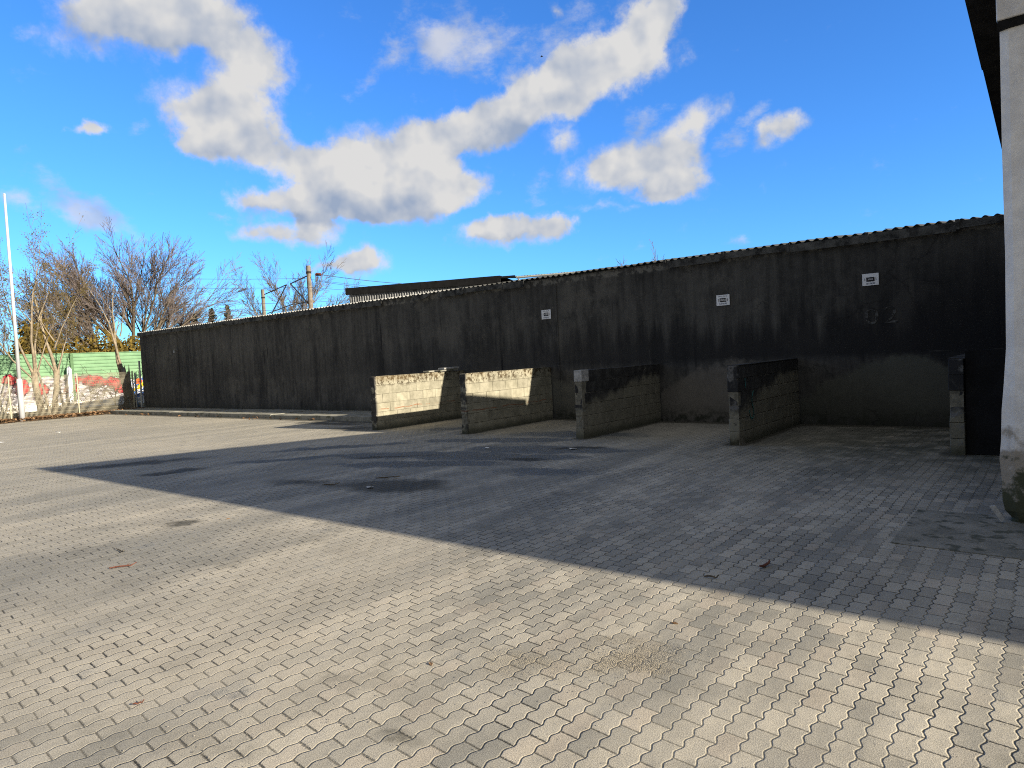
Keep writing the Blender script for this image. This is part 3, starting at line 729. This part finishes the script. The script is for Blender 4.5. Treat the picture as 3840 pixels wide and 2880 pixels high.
m_fence = plain('beige_fence_steel', (.33, .30, .22), .6, .12, 5., .0005)
m_fpost = plain('pale_fence_post', (.40, .37, .27), .6, .1, 5., .0005)
fence = empty('mesh_fence', (-38.15, 10, 0), 'beige double wire mesh fence with pale posts along the far edge of the yard', 'fence')
FX = -38.15
for y in (-2.9, -.25, 2.4, 5.05, 7.7, 10.32, 13.15, 15.75):
    g = MB(); g.box(FX + .03, y - .025, -.05, FX + .07, y + .025, 2.10); local(g.build('fence_post', m_fpost), fence)
for a, b in ((-2.9, -.25), (-.25, 2.4), (2.4, 5.05), (5.05, 7.7), (7.7, 10.32), (10.32, 13.15), (13.15, 15.75)):
    g = MB(); y = a + .02
    while y < b:
        g.box(FX - .003, y - .0065, .06, FX + .003, y + .0065, 2.06); y += .05
    for z in [.1 + .2 * i for i in range(10)]:
        g.box(FX + .004, a, z - .004, FX + .011, b, z + .004); g.box(FX - .011, a, z - .004, FX - .004, b, z + .004)
    local(g.build('mesh_panel', m_fence), fence)
m_oldwood = plain('weathered_wood', (.24, .20, .15), .9, .3, 7., .004)
g = MB(); g.tube([(0, 0, -.1), (.02, -.18, 1.0), (.05, -.42, 2.25)], [.055, .05, .045], 7)
o = g.build('wooden_stake', m_oldwood); o.location = (-38.45, 12.05, 0)
tag(o, 'grey wooden stake leaning behind the wire fence between two pollarded trees', 'stake')

m_barrier, t, p = mat('pale_green_barrier_panels')
P = t.pos(); X, Y, Z = t.sep(P)
n = t.noise(P, 1.2, 4, .6)
gcolr = t.mix(t.mr(n, .3, .7), (.15, .27, .15), (.195, .335, .19))
jit = t.vm('SCALE', t.vm('SUBTRACT', t.noise(P, 1.7, 4, .6, col=True), (.5, .5, .5)), .9)
_, jy, jz = t.sep(jit); q = t.comb(t.m('ADD', Y, jy), t.m('ADD', Z, t.m('MULTIPLY', jz, .8)))
REDS = [(18.3, 1.6, 1.0, .42, -10, 1.), (19.6, 1.35, .9, .5, -25, 1.), (20.1, .95, .45, .4, 0, 1.), (15.3, 1.25, .5, .5, 0, 1.), (16.9, 1.25, .5, .32, 20, 1.), (13.6, 1.95, .5, .35, 0, 1.), (14.2, 1.5, .6, .65, 0, 1.), (17.4, 1.75, .4, .25, 0, .9), (12.2, 1.3, .9, .4, 0, 1.), (10., 1.4, .9, .4, 0, 1.)]
DARKS = [(13.5, 1.2, .6, .15, 25, 1.), (16.4, .9, .6, .12, -20, 1.), (18.0, 1.2, .8, .12, 15, 1.), (19.2, .8, .6, .12, -15, 1.), (17.0, 1.95, .7, .12, 10, 1.), (15.0, 1.9, .5, .15, 0, 1.), (16.0, 1.55, .5, .1, 30, 1.), (17.6, 1.9, .5, .12, -10, 1.), (18.9, 1.0, .4, .1, 40, 1.), (14.9, .85, .15, .4, 20, 1.)]
rf_ = t.blobs(q, REDS); df_ = t.blobs(q, DARKS)
tonew = t.noise(t.vm('MULTIPLY', P, (1., 1.6, 5.)), 1.2, 4, .6)
spray = t.mix(t.mr(tonew, .40, .62), (.24, .23, .26), (.50, .48, .49))
spray = t.mix(t.mr(rf_, .10, .14), spray, (.08, .03, .04))
spray = t.mix(t.mr(rf_, .24, .28), spray, (.36, .022, .032))
spray = t.mix(t.mr(df_, .3, .4, 0., .85), spray, (.07, .045, .055))
YEL = [(20.95, 1.75, .28, .3, 0, 1.), (21.2, 1.2, .3, .22, 10, 1.), (20.9, .95, .45, .14, 0, 1.)]
s2 = t.mix(t.mr(t.blobs(q, YEL), .15, .2), t.mix(t.mr(tonew, .47, .53), (.03, .12, .40), (.60, .62, .66)), (.62, .47, .02))
s2 = t.mix(t.mr(t.blob(q, 21.05, 1.45, .3, .28), .2, .26), s2, (.65, .13, .03))
spray = t.mix(t.mr(t.m('ADD', Y, jy), 20.25, 20.4), spray, s2)
edgez = t.m('ADD', t.m('SUBTRACT', 1.68, Z), t.m('MULTIPLY', jz, 1.1))
edgez = t.m('ADD', edgez, t.m('MULTIPLY', t.mr(t.m('ABSOLUTE', t.m('SUBTRACT', Y, 16.4)), 1.6, .8), .38))
k = t.mr(edgez, -.02, .05)
c = t.mix(k, gcolr, spray)
c = t.mix(t.mr(rf_, .10, .14), c, spray)
finish(t, p, c, .7, n, .002)
m_plinth = plain('white_concrete_plinth', (.80, .75, .66), .8, .1, 2., .003)
m_gpost = plain('green_barrier_post', (.10, .19, .09), .7, .15, 3., .001)
bar = empty('noise_barrier', (-50, 16, 0), 'pale green ribbed noise barrier with graffiti along its lower half beside the railway', 'noise barrier')
BX = -50.
bays = [(-12.1, -7.2), (-7.2, -2.3), (-2.3, 2.6), (2.6, 7.4), (7.4, 12.2), (12.2, 17.0), (17.0, 21.8), (21.8, 26.6)]
for a, b in bays:
    zt = 3.42; z = .36; pr = []
    while z < zt - .01:                   # trapezoid ribs running along the barrier
        pr += [(.0, z), (.0, z + .13), (.055, z + .155), (.055, z + .20)]; z += .225
    front = [(BX + d_, z_) for d_, z_ in pr] + [(BX, zt)]
    pts = front + [(BX - .08, zt), (BX - .08, .36)]
    g = MB(); n_ = len(pts)
    for yy in (a + .05, b - .05): g.v += [(x_, yy, z_) for x_, z_ in pts]
    g.f += [(i, (i + 1) % n_, (i + 1) % n_ + n_, i + n_) for i in range(n_)]
    local(g.build('ribbed_panel', m_barrier), bar)
    g = MB(); g.box(BX - .16, a + .004, -.3, BX + .10, b - .004, .36); local(g.build('plinth', m_plinth), bar)
for y in [b_[0] for b_ in bays] + [26.6]:
    white_low = abs(y - 17.0) < .1
    g = MB(); g.box(BX - .12, y - .09, .37, BX + .14, y + .09, 3.46); local(g.build('barrier_post', m_gpost), bar)
g = MB(); g.box(BX + .30, 16.58, -.1, BX + .50, 16.82, 2.45); g.add([(BX + .30, 16.58, 2.451), (BX + .50, 16.58, 2.451), (BX + .50, 16.82, 2.451), (BX + .30, 16.82, 2.451), (BX + .40, 16.70, 2.68)], [(0, 1, 4), (1, 2, 4), (2, 3, 4), (3, 0, 4)])
tag(g.build('white_post', m_white), 'short white painted post standing in front of the green barrier', 'post')

# ------------------------------------------------------------------ trees
m_bark = plain('pale_grey_bark', (.27, .22, .155), .9, .3, 5., .008)
m_bark2 = plain('brown_grey_bark', (.13, .105, .075), .9, .3, 5., .008)
m_twig = plain('purplish_brown_twigs', (.165, .135, .125), .9, .25, 3., .002)
m_twig2 = plain('grey_brown_twigs', (.16, .125, .09), .9, .25, 3., .002)
def leafmat(name, a, b):
    m, t, p = mat(name)
    ri = t.N.new('ShaderNodeNewGeometry').outputs['Random Per Island']
    finish(t, p, t.mix(ri, a, b), .85); return m
m_catkin = leafmat('olive_catkins', (.10, .085, .03), (.20, .15, .06))
m_hedge = leafmat('yellow_brown_leaves', (.085, .065, .015), (.24, .165, .035))
m_dark = leafmat('dark_evergreen_leaves', (.012, .022, .012), (.05, .07, .025))
m_conifer = leafmat('conifer_needles', (.015, .022, .010), (.07, .065, .02))
m_litter = leafmat('dead_leaves', (.10, .055, .025), (.28, .17, .09))

def rot_dir(d, ang, r):
    a = d.orthogonal().normalized(); b = d.cross(a)
    t_ = r.uniform(0, 2 * math.pi)
    return (d * math.cos(ang) + (a * math.cos(t_) + b * math.sin(t_)) * math.sin(ang)).normalized()
def grow(r, trunk, twig, p, d, L, rad, lvl, o, tips=None):
    """one branch: wanders, tapers, throws off side branches"""
    nseg = 5 if lvl > 1 else 3
    pts = [p.copy()]; rads = [rad]; q = p.copy(); dd_ = d.copy(); kids = []
    for i in range(nseg):
        dd_ = (dd_ + Vector((r.gauss(0, 1), r.gauss(0, 1), r.gauss(0, 1))) * o['wander'] + Vector((0, 0, o['up'] * (1 if lvl > 0 else .6)))).normalized()
        q = q + dd_ * L / nseg; f = (i + 1) / nseg
        pts.append(q.copy()); rads.append(max(rad * (1 - f * (.62 if lvl > 0 else .7)), o['rmin']))
        if lvl > 0 and f > o['bare'] * (1 if lvl == o['lv'] else .55): kids.append((q.copy(), dd_.copy(), rads[-1], f))
    (trunk if rad > o['split'] else twig).tube(pts, rads, 6 if rad > .06 else (4 if rad > .025 else 3), False)
    if lvl <= 0:
        if tips is not None: tips.append((pts[1], pts[-1]))
        return
    for (kp, kd, kr, f) in kids:
        for _ in range(o['kids'][lvl]):
            a = r.uniform(*o['ang']); 
            grow(r, trunk, twig, kp, rot_dir(kd, a, r), L * r.uniform(*o['len']) * (1.1 - .35 * f), kr * r.uniform(.45, .68), lvl - 1, o, tips)
    grow(r, trunk, twig, q, rot_dir(dd_, r.uniform(.08, .3), r), L * r.uniform(*o.get('lead', (.5, .7))), rads[-1] * .9, lvl - 1, o, tips)
def leaves(g, r, c, spread, n, size):
    for _ in range(n):
        v = Vector((r.gauss(0, 1), r.gauss(0, 1), r.gauss(0, 1))) * spread
        a = Vector((r.gauss(0, 1), r.gauss(0, 1), r.gauss(0, 1))).normalized(); b = a.orthogonal().normalized()
        s = size * r.uniform(.5, 1.3); g.quad(c + v, a * s, b * s * .6)
def tree(name, loc, stems, o, lab, group, seed, leaf=None, bark=m_bark, twm=m_twig, pre=None):
    r = random.Random(seed); root = empty(name, loc, lab, 'tree', group)
    T, W_, LF = MB(), MB(), MB(); tips = []
    if pre: T.tube(pre[0], pre[1], 9)
    for (p, d, L, rad) in stems: grow(r, T, W_, Vector(p), Vector(d).normalized(), L, rad, o['lv'], o, tips)
    T.build('trunk', bark, root, True)
    cr = W_.build('crown', twm, root)
    if leaf:
        for a, b in tips:
            if r.random() < leaf[1]: leaves(LF, r, a.lerp(b, r.random()), leaf[2], leaf[3], leaf[4])
        LF.build('foliage', leaf[0], root)
    return root
GF = 'pollarded trees behind the wire fence'
oS = dict(lv=3, wander=.09, up=.08, rmin=.007, bare=.44, split=.022, kids=[0, 2, 1, 1], ang=(.35, .85), len=(.30, .46))
tree('pollarded_tree', (-43, 12.85, -.05), [((0, -.05, 2.2), (-.1, -.45, 1.), 3.9, .075), ((0, .02, 2.3), (.0, -.06, 1.), 4.3, .085), ((0, .08, 2.3), (0, .10, 1.), 3.9, .07), ((0, -.1, 2.0), (0, -.75, 1.), 3.3, .05), ((0, .1, 2.2), (-.2, .28, 1.), 3.3, .05)],
     oS, 'leaning many-stemmed pollarded tree right beside the pale pole', GF, 3, (m_catkin, .9, .11, 7, .027), pre=([(0, .22, 0), (0, .12, .8), (0, .0, 1.6), (0, -.02, 2.35)], [.2, .165, .15, .15]))
tree('pollarded_tree', (-43, 13.72, -.05), [((0, .15, 2.2), (0, -.04, 1.), 4.6, .095), ((0, .22, 2.3), (0, .22, 1.), 2.2, .06), ((0, .08, 2.2), (0, -.42, 1.), 1.7, .05), ((0, .15, 3.6), (.2, .35, 1.), 2.9, .05), ((0, .15, 4.0), (-.2, -.45, 1.), 2.7, .045)],
     oS, 'straight single-stemmed pollarded tree with olive catkins, middle of the three', GF, 5, (m_catkin, .9, .11, 7, .027), pre=([(0, -.08, 0), (0, .0, .8), (0, .12, 1.7), (0, .16, 2.4)], [.18, .13, .13, .16]))
oC = dict(oS, bare=.55, kids=[0, 1, 1, 1])
tree('pollarded_tree', (-43, 17.25, -.05), [((0, -.1, 2.1), (0, -.22, 1.), 3.4, .095), ((0, .02, 2.2), (0, -.02, 1.), 3.6, .085), ((0, .0, 4.2), (0, .35, 1.), 1.7, .04)],
     oC, 'pollarded tree forking into two bare pale stems next to the shed corner', GF, 9, None, pre=([(0, .16, 0), (0, .1, .9), (0, -.02, 1.7), (0, -.06, 2.4)], [.15, .13, .13, .17]))
# broken, blackened stump with a splintered pale top
root = empty('broken_stump', (-42.2, 17.2, -.05), 'dark broken tree stump with a splintered pale top at the shed corner', 'stump')
g = MB(); g.tube([(0, .35, 0), (0, .18, .5), (0, .02, 1.1), (0, -.02, 2.0)], [.22, .17, .15, .14], 9); g.build('trunk', m_bark2, root, True)
g = MB()
for k in range(7):
    a = k * .9; g.tube([(.08 * math.cos(a), .10 * math.sin(a) - .02, 1.9), (.1 * math.cos(a), .13 * math.sin(a) - .02, 2.15 + .4 * (k % 3) / 2)], [.06, .008], 5)
g.build('splintered_top', m_oldwood, root)
# dark bramble shrub in the corner
oB = dict(lv=2, wander=.22, up=-.01, rmin=.008, bare=.2, split=.02, kids=[0, 2, 2], ang=(.4, 1.1), len=(.45, .7))
r = random.Random(77); root = empty('bare_shrub', (-40.2, 15.9, 0), 'dark leafless shrub in shade against the shed corner', 'shrub')
T, W_ = MB(), MB()
for k in range(4): grow(r, T, W_, Vector((r.uniform(-.2, .2), r.uniform(-.2, .4), 0)), Vector((r.uniform(-.3, .3), r.uniform(-.6, .6), 1)).normalized(), 1.7, .03, 2, oB)
T.build('stem', m_bark2, root); W_.build('crown', m_bark2, root)
# thin scrub along the fence
for k, (y, n_) in enumerate(((9.6, 7), (11.6, 5), (14.6, 6))):
    r = random.Random(200 + k); root = empty('fence_scrub', (-39.2, y, 0), ['tangled bare scrub behind the fence left of the pale pole', 'thin bare scrub behind the fence at the leaning stake', 'bare reddish scrub behind the fence before the shed corner'][k], 'shrub', 'scrub growing through the fence')
    T, W_ = MB(), MB()
    for j in range(n_): grow(r, T, W_, Vector((r.uniform(-.4, .2), r.uniform(-.8, .8), 0)), Vector((r.uniform(-.3, .3), r.uniform(-.8, .8), .8)).normalized(), r.uniform(.7, 1.5), .018, 2, oB)
    (T if T.v else W_).build('stem', m_bark2, root)
    if T.v: W_.build('crown', m_twig2, root)
# the great fan-shaped tree beyond the barrier
oD = dict(lv=3, wander=.06, up=.018, rmin=.0105, bare=.3, split=.035, kids=[0, 3, 2, 2], ang=(.25, .65), len=(.40, .60), lead=(.40, .54))
GB = 'bare trees beyond the green barrier'
stems = []
for k in range(19):
    dg_ = -62 + k * 7.7; a_ = R(dg_ + r.uniform(-3, 3)); L = (7.1 - 1.9 * (abs(dg_) / 78) ** 1.6) * r.uniform(.88, 1.06)
    stems.append(((r.uniform(-.35, .35), .9 * math.sin(a_), 2.7 + r.uniform(-.3, .7)), (r.uniform(-.5, .5), math.sin(a_), math.cos(a_)), L, r.uniform(.10, .18)))
tree('bare_tree', (-62, 25.9, -.1), stems, oD, 'great fan-shaped bare tree rising behind the shed corner', GB, 21, None, m_bark2, m_twig, pre=([(0, 0, 0), (0, 0, 1.5), (0, .0, 3.4)], [.7, .55, .5]))
stems = [((0, 0, 2.5), (.1, -.65, 1.), 5.2, .18), ((0, 0, 2.3), (-.2, -1.1, 1.), 4.6, .14), ((0, 0, 2.6), (.2, -.2, 1.), 5., .15)]
tree('bare_tree', (-63, 23.4, -.1), stems, oD, 'smaller bare tree leaning left out of the fan-shaped tree', GB, 22, None, m_bark2, m_twig2, pre=([(0, .1, 0), (0, 0, 2.8)], [.34, .3]))
oT = dict(lv=3, wander=.08, up=.09, rmin=.011, bare=.3, split=.04, kids=[0, 2, 2, 2], ang=(.3, .75), len=(.4, .6))
tree('bare_tree', (-66, 14.2, -.1), [((0, 0, 1.5), (0, -.3, 1.), 5.4, .13), ((0, 0, 1.5), (0, .1, 1.), 6.2, .14), ((0, 0, 1.8), (0, .5, 1.), 4.8, .1)], oT, 'faint bare tree at the far left edge, behind the pale pole', GB, 31, None, m_bark2, m_twig2)
tree('bare_tree', (-60, 17.2, -.1), [((0, 0, 1.2), (0, -.25, 1.), 5., .12), ((0, 0, 1.2), (0, .25, 1.), 5.2, .12)], oT, 'low bare tree between the yellow bushes and the middle pollard', GB, 33, None, m_bark2, m_twig2)
oR = dict(lv=4, wander=.09, up=.06, rmin=.014, bare=.2, split=.05, kids=[0, 2, 1, 1, 1], ang=(.3, .7), len=(.45, .65))
stems = [((0, 0, 3), (-.75, -.5, 1.), 6.2, .18), ((0, 0, 3.2), (-.25, -.15, 1.), 6.6, .2), ((0, 0, 3.2), (.25, .15, 1.), 6.6, .2), ((0, 0, 3), (.8, .5, 1.), 6., .18), ((0, 0, 3.4), (.0, .4, 1.), 6., .16)]
tree('bare_tree', (-78.5, 52.5, 0), stems, oR, 'pale bare tree spreading behind the two railway masts', 'bare trees beyond the shed', 41, None, m_bark, m_twig2, pre=([(0, 0, 0), (0, 0, 3.4)], [.42, .36]))
tree('bare_tree', (-22.5, 42., -2.5), [((0, 0, 4.), (-.5, 0, 1.), 3.4, .08), ((0, 0, 4.), (.0, .1, 1.), 3.6, .09), ((0, 0, 4.), (.6, 0, 1.), 3.4, .08)], dict(oT, lv=3), 'small tree with only its twiggy top showing over the shed roof', 'bare trees beyond the shed', 43, None, m_bark, m_twig2, pre=([(0, 0, 0), (0, 0, 4.2)], [.16, .12]))

# yellow-brown bushes behind the barrier
def bush(loc, rx, ry, rz_, n, lab, seed, m, size=.10, group='bushes behind the green barrier', name='leafy_bush'):
    r = random.Random(seed); root = empty(name, loc, lab, 'bush', group)
    T, LF = MB(), MB()
    for k in range(7):
        d_ = Vector((r.uniform(-.7, .7), r.uniform(-.7, .7), 1)).normalized(); T.tube([(0, 0, -.1), Vector((d_.x * rx * .5, d_.y * ry * .5, rz_ * .6)), Vector((d_.x * rx, d_.y * ry, rz_ * 1.25))], [.05, .035, .012], 5)
    for k in range(n):
        while True:
            v = Vector((r.uniform(-1, 1), r.uniform(-1, 1), r.uniform(-1, 1)))
            if v.length < 1: break
        s = 1 + .35 * mnoise.noise(v * 2.3 + Vector((seed, 0, 0)))
        c = Vector((v.x * rx * s, v.y * ry * s, rz_ + v.z * rz_ * s))
        if c.z < .05: continue
        if mnoise.noise(c * .9 + Vector((0, seed, 0))) < -.22: continue
        leaves(LF, r, c, .16, 6, size)
    T.build('stem', m_bark2, root); LF.build('foliage', m, root)
bush((-54, 16.3, 0), 1.5, 1.35, 2.95, 900, 'tall yellow-brown bush behind the barrier between the first two pollards', 51, m_hedge)
bush((-54.5, 18.6, 0), 1.5, 1.5, 2.35, 560, 'low yellow-brown bush behind the barrier right of the middle pollard', 52, m_hedge)
bush((-55, 20.6, 0), 1.6, 1.9, 2.6, 850, 'broad yellow-green bush behind the barrier left of the shed corner', 53, m_hedge)
bush((-55, 22.9, 0), 1.5, 1.3, 2.4, 450, 'small yellow-brown bush half hidden by the forked pollard', 54, m_hedge)
bush((-62, 14.4, 0), 1.8, 2.6, 1.9, 500, 'dark low bush at the far left edge over the barrier top', 55, m_dark)
bush((-66, 20.5, 0), 2.2, 4.5, 2.0, 700, 'dark wide bush far behind the yellow bushes', 56, m_dark)
# dark conifer tips over the shed roof
for k, (x, y, h) in enumerate(((-62., 33.0, 7.6), (-62., 34.6, 7.95), (-62.5, 31.6, 7.05))):
    r = random.Random(60 + k); root = empty('conifer_tree', (x, y, 0), ['dark conifer tip over the shed roof, left of its taller twin', 'tallest olive conifer tip over the far end of the shed roof', 'lowest conifer tip just showing over the shed roof'][k], 'tree', 'conifers behind the shed')
    g = MB(); g.tube([(0, 0, -.1), (0, 0, h * .95)], [.14, .02], 7); g.build('trunk', m_bark2, root)
    g = MB()
    for i in range(420):
        f = r.random() ** .75; z = .6 + f * (h - .6); rad = (1 - f) * 2.2 + .05
        a = r.uniform(0, 6.283); q = rad * r.uniform(.3, 1)
        leaves(g, r, Vector((q * math.cos(a), q * math.sin(a), z - q * .25)), .07, 4, .08)
    g.build('foliage', m_conifer, root)

# ------------------------------------------------------------------ small litter on the ground
def stick(loc, rz_, L, rad, lab, m=m_bark2, grp='sticks lying on the paving'):
    r = random.Random(int(L * 1000)); pts = [(L * (k / 5 - .5), r.uniform(-.02, .02) * L * 2, rad + r.uniform(0, .012) + (.02 if k == 5 else 0)) for k in range(6)]
    g = MB(); g.tube(pts, [rad * .7, rad, rad, rad * .9, rad * .8, rad * .5], 6)
    g.tube([pts[3], (pts[3][0] + L * .12, pts[3][1] + L * .10, rad + .015)], [rad * .6, rad * .3], 5)
    o = g.build('stick', m); o.location = (*loc, .0); o.rotation_euler = (0, 0, rz_); tag(o, lab, 'stick', grp)
m_redstick = plain('reddish_bark', (.15, .06, .04), .8, .3, 12., .003)
stick((-7.25, 2.78), 1.0, .24, .008, 'long reddish stick on the sunlit paving at the left', m_redstick)
stick((-7.9, 3.02), -.1, .26, .006, 'thin dark twig on the sunlit paving above the reddish stick')
stick((-2.02, 5.75), 1.35, .15, .012, 'short reddish stick in the shade near the shadow edge', m_redstick)
stick((-2.28, 5.25), .15, .12, .008, 'small dark twig at the shadow edge right of the middle')
stick((-8.6, 7.35), .6, .40, .010, 'long dark stick behind the black stain on the shaded paving')
stick((-9.0, 6.55), .6, .26, .009, 'dark stick in front of the black stain on the shaded paving')
stick((-4.15, 1.62), .9, .06, .005, 'tiny reddish twig on the paving near the lower left', m_redstick)
m_paper = plain('white_scrap', (.7, .7, .68), .7, .1, 8., .001)
def scrap(loc, s, lab, rzv=0.):
    r = random.Random(int(abs(loc[0]) * 977)); g = MB(); n_ = 7
    top = [(s * r.uniform(.6, 1.2) * math.cos(6.283 * k / n_), s * r.uniform(.35, .8) * math.sin(6.283 * k / n_), r.uniform(.006, .03)) for k in range(n_)]
    g.v += [(a, b, c + .004) for a, b, c in top] + [(a, b, c) for a, b, c in top]
    g.f += [tuple(range(n_)), tuple(range(n_, 2 * n_))[::-1]] + [(i, (i + 1) % n_, (i + 1) % n_ + n_, i + n_) for i in range(n_)]
    o = g.build('paper_scrap', m_paper); o.location = (*loc, .002); o.rotation_euler.z = rzv; tag(o, lab, 'scrap', 'white scraps lying on the yard')
scrap((-7.55, 11.1), .10, 'white scrap beside the dark hollow before the third partition')
scrap((-9.3, 10.6), .07, 'small white scrap on the dark gravel between second and third partition')
scrap((-8.2, 6.65), .07, 'white scrap in the black stain on the shaded paving', .4)
scrap((-25.6, 6.6), .16, 'white scrap far out on the sunlit yard at the left')
scrap((-27.5, 8.8), .10, 'small white scrap far out on the sunlit yard nearer the ledge')
# single dead leaves
for k, (x, y, lab) in enumerate(((-2.12, 4.25, 'curled dead leaf on the sunlit paving below the shadow edge'), (-8.3, 4.45, 'orange dead leaf beside the dark spot on the sunlit paving'), (-3.1, 2.9, 'small dark dead leaf on paving left of the sandy patch'))):
    r = random.Random(300 + k); g = MB(); c = Vector((0, 0, .012))
    g.add([(-.045, 0, .006), (-.01, -.022, .016), (.04, 0, .01), (-.01, .022, .018), (-.045, 0, .0), (-.01, -.022, .009), (.04, 0, .003), (-.01, .022, .011)], [(0, 1, 2, 3), (7, 6, 5, 4), (0, 4, 5, 1), (1, 5, 6, 2), (2, 6, 7, 3), (3, 7, 4, 0)])
    o = g.build('dead_leaf', m_litter); o.location = (x, y, 0); o.rotation_euler.z = k * 1.3; o.scale = (.6, .6, .6); tag(o, lab, 'leaf', 'dead leaves on the paving')
# uncountable leaf litter and grit
g = MB(); r = random.Random(91)
for k in range(3200):
    y = r.uniform(4, 16); x = -37.9 + r.gauss(0, .45)
    if r.random() < .012: x, y = r.uniform(-37.5, -20), 14.2 - abs(r.gauss(0, .18))
    a = Vector((r.gauss(0, 1), r.gauss(0, 1), r.gauss(0, .35))).normalized(); b = a.cross(Vector((r.gauss(0, .4), r.gauss(0, .4), 1))).normalized()
    g.quad(Vector((x, y, (.02 if x > -37.3 else .10) + r.uniform(0, .06))), a * .05, b * .032)
tag(g.build('leaf_litter', m_litter), 'brown dead leaves drifted along the fence foot and ledge', kind='stuff')
m_pebble = leafmat('grit_stones', (.08, .075, .065), (.42, .38, .32))
g = MB(); r = random.Random(17)
def pebble(x, y, s):
    o = len(g.v); q = [Vector((0, 0, 1)), Vector((1, 0, 0)), Vector((0, 1, 0)), Vector((-1, 0, 0)), Vector((0, -1, 0)), Vector((0, 0, -1))]
    a = r.uniform(0, 6.28); ca, sa = math.cos(a), math.sin(a)
    for v in q:
        k = s * r.uniform(.6, 1.3); g.v.append((x + (v.x * ca - v.y * sa) * k, y + (v.x * sa + v.y * ca) * k, .004 + s * .35 + v.z * k * .55))
    for f in ((0, 1, 2), (0, 2, 3), (0, 3, 4), (0, 4, 1), (5, 2, 1), (5, 3, 2), (5, 4, 3), (5, 1, 4)): g.f.append(tuple(o + i for i in f))
for (cx, cy, rx, ry, an, n_) in ((-2.15, 3.6, .6, .36, 35, 800), (-2.6, 3.3, 1.2, .7, 20, 500), (-3.2, 1.7, 1.1, .7, 40, 300), (-8.6, 9.75, 2., .5, 14, 1500), (-9.2, 8.6, 1.8, .4, 22, 1100), (-8.1, 10.9, 2., .5, 12, 1100), (-10.4, 9.2, 2., .5, 25, 700)):
    for k in range(n_):
        a, b = r.gauss(0, .5) * rx, r.gauss(0, .5) * ry; ca, sa = math.cos(R(an)), math.sin(R(an))
        pebble(cx + a * ca - b * sa, cy + a * sa + b * ca, r.choice((.0015, .002, .002, .003, .005)) * (1.5 if cy > 8 else 1))
for k in range(2600): pebble(-r.uniform(.2, 9), r.uniform(1.2, 6.5), r.choice((.0015, .002, .002, .004)))
tag(g.build('loose_grit', m_pebble), 'loose grit and small stones scattered on the paving', kind='stuff')
# a bird high over the yard
m_bird = plain('dark_feathers', (.05, .05, .055), .9, .2, 9., .001)
g = MB(); g.tube([(-.28, 0, 0), (-.15, 0, .0), (0, 0, .01), (.14, 0, .02), (.22, 0, .02)], [.01, .05, .07, .05, .012], 8)
for s in (-1, 1):
    g.add([(.08, s * .03, .03), (-.08, s * .03, .03), (-.06, s * .32, .14), (.08, s * .32, .14), (-.10, s * .68, .05), (-.02, s * .68, .05),
           (.08, s * .03, .015), (-.08, s * .03, .015), (-.06, s * .32, .125), (.08, s * .32, .125), (-.10, s * .68, .045), (-.02, s * .68, .045)],
          [(0, 1, 2, 3), (3, 2, 4, 5), (6, 9, 8, 7), (9, 11, 10, 8), (0, 3, 9, 6), (3, 5, 11, 9), (1, 7, 8, 2), (2, 8, 10, 4), (4, 10, 11, 5)])
o = g.build('bird', m_bird); o.location = (-62, 88, 47); o.rotation_euler = (R(15), 0, R(30)); tag(o, 'small dark bird flying high against the long white cloud', 'bird')

# wires
wire('overhead_wire', ((-53.0, 38.2, 10.15), (-54.9, 58., 10.2)), 'thicker wire running right from the insulator of the taller mast', .028)
wire('overhead_wire', ((-52.3, 38., 9.4), (-55.4, 58., 9.4)), 'thin wire running right from the taller mast, under the insulator wire', .018)
for a_, b_, c_, lab in (((-62, 24.5, 10.1), (-55.2, 38.5, 10.0), (-58.6, 56., 10.0), 'highest thin wire crossing the sky left of the masts'), ((-62, 24.5, 9.3), (-55.3, 38.5, 9.2), (-55., 54., 9.3), 'second highest thin wire crossing the sky left of the masts'),
                        ((-62, 24.5, 7.9), (-55.4, 38.5, 7.8), (-54.9, 50., 8.9), 'third thin wire left of the masts, behind the shorter mast'), ((-62, 24.5, 7.2), (-55.5, 38.5, 7.2), (-54.9, 50., 8.6), 'lowest thin wire left of the masts, just above the shed roof')):
    wire('overhead_wire', (a_, b_, c_), lab, .016, .12)

# ------------------------------------------------------------------ render settings
vs = SC.view_settings; vs.view_transform = 'Standard'; vs.look = 'None'; vs.gamma = 1; vs.use_curve_mapping = False
SC.display_settings.display_device = 'sRGB'
vs.exposure = .98
SC.render.engine = 'CYCLES'
SC.cycles.use_denoising = False
SC.cycles.pixel_filter_type = 'BLACKMAN_HARRIS'; SC.cycles.filter_width = 1.05
SC.cycles.max_bounces = 6; SC.cycles.diffuse_bounces = 4
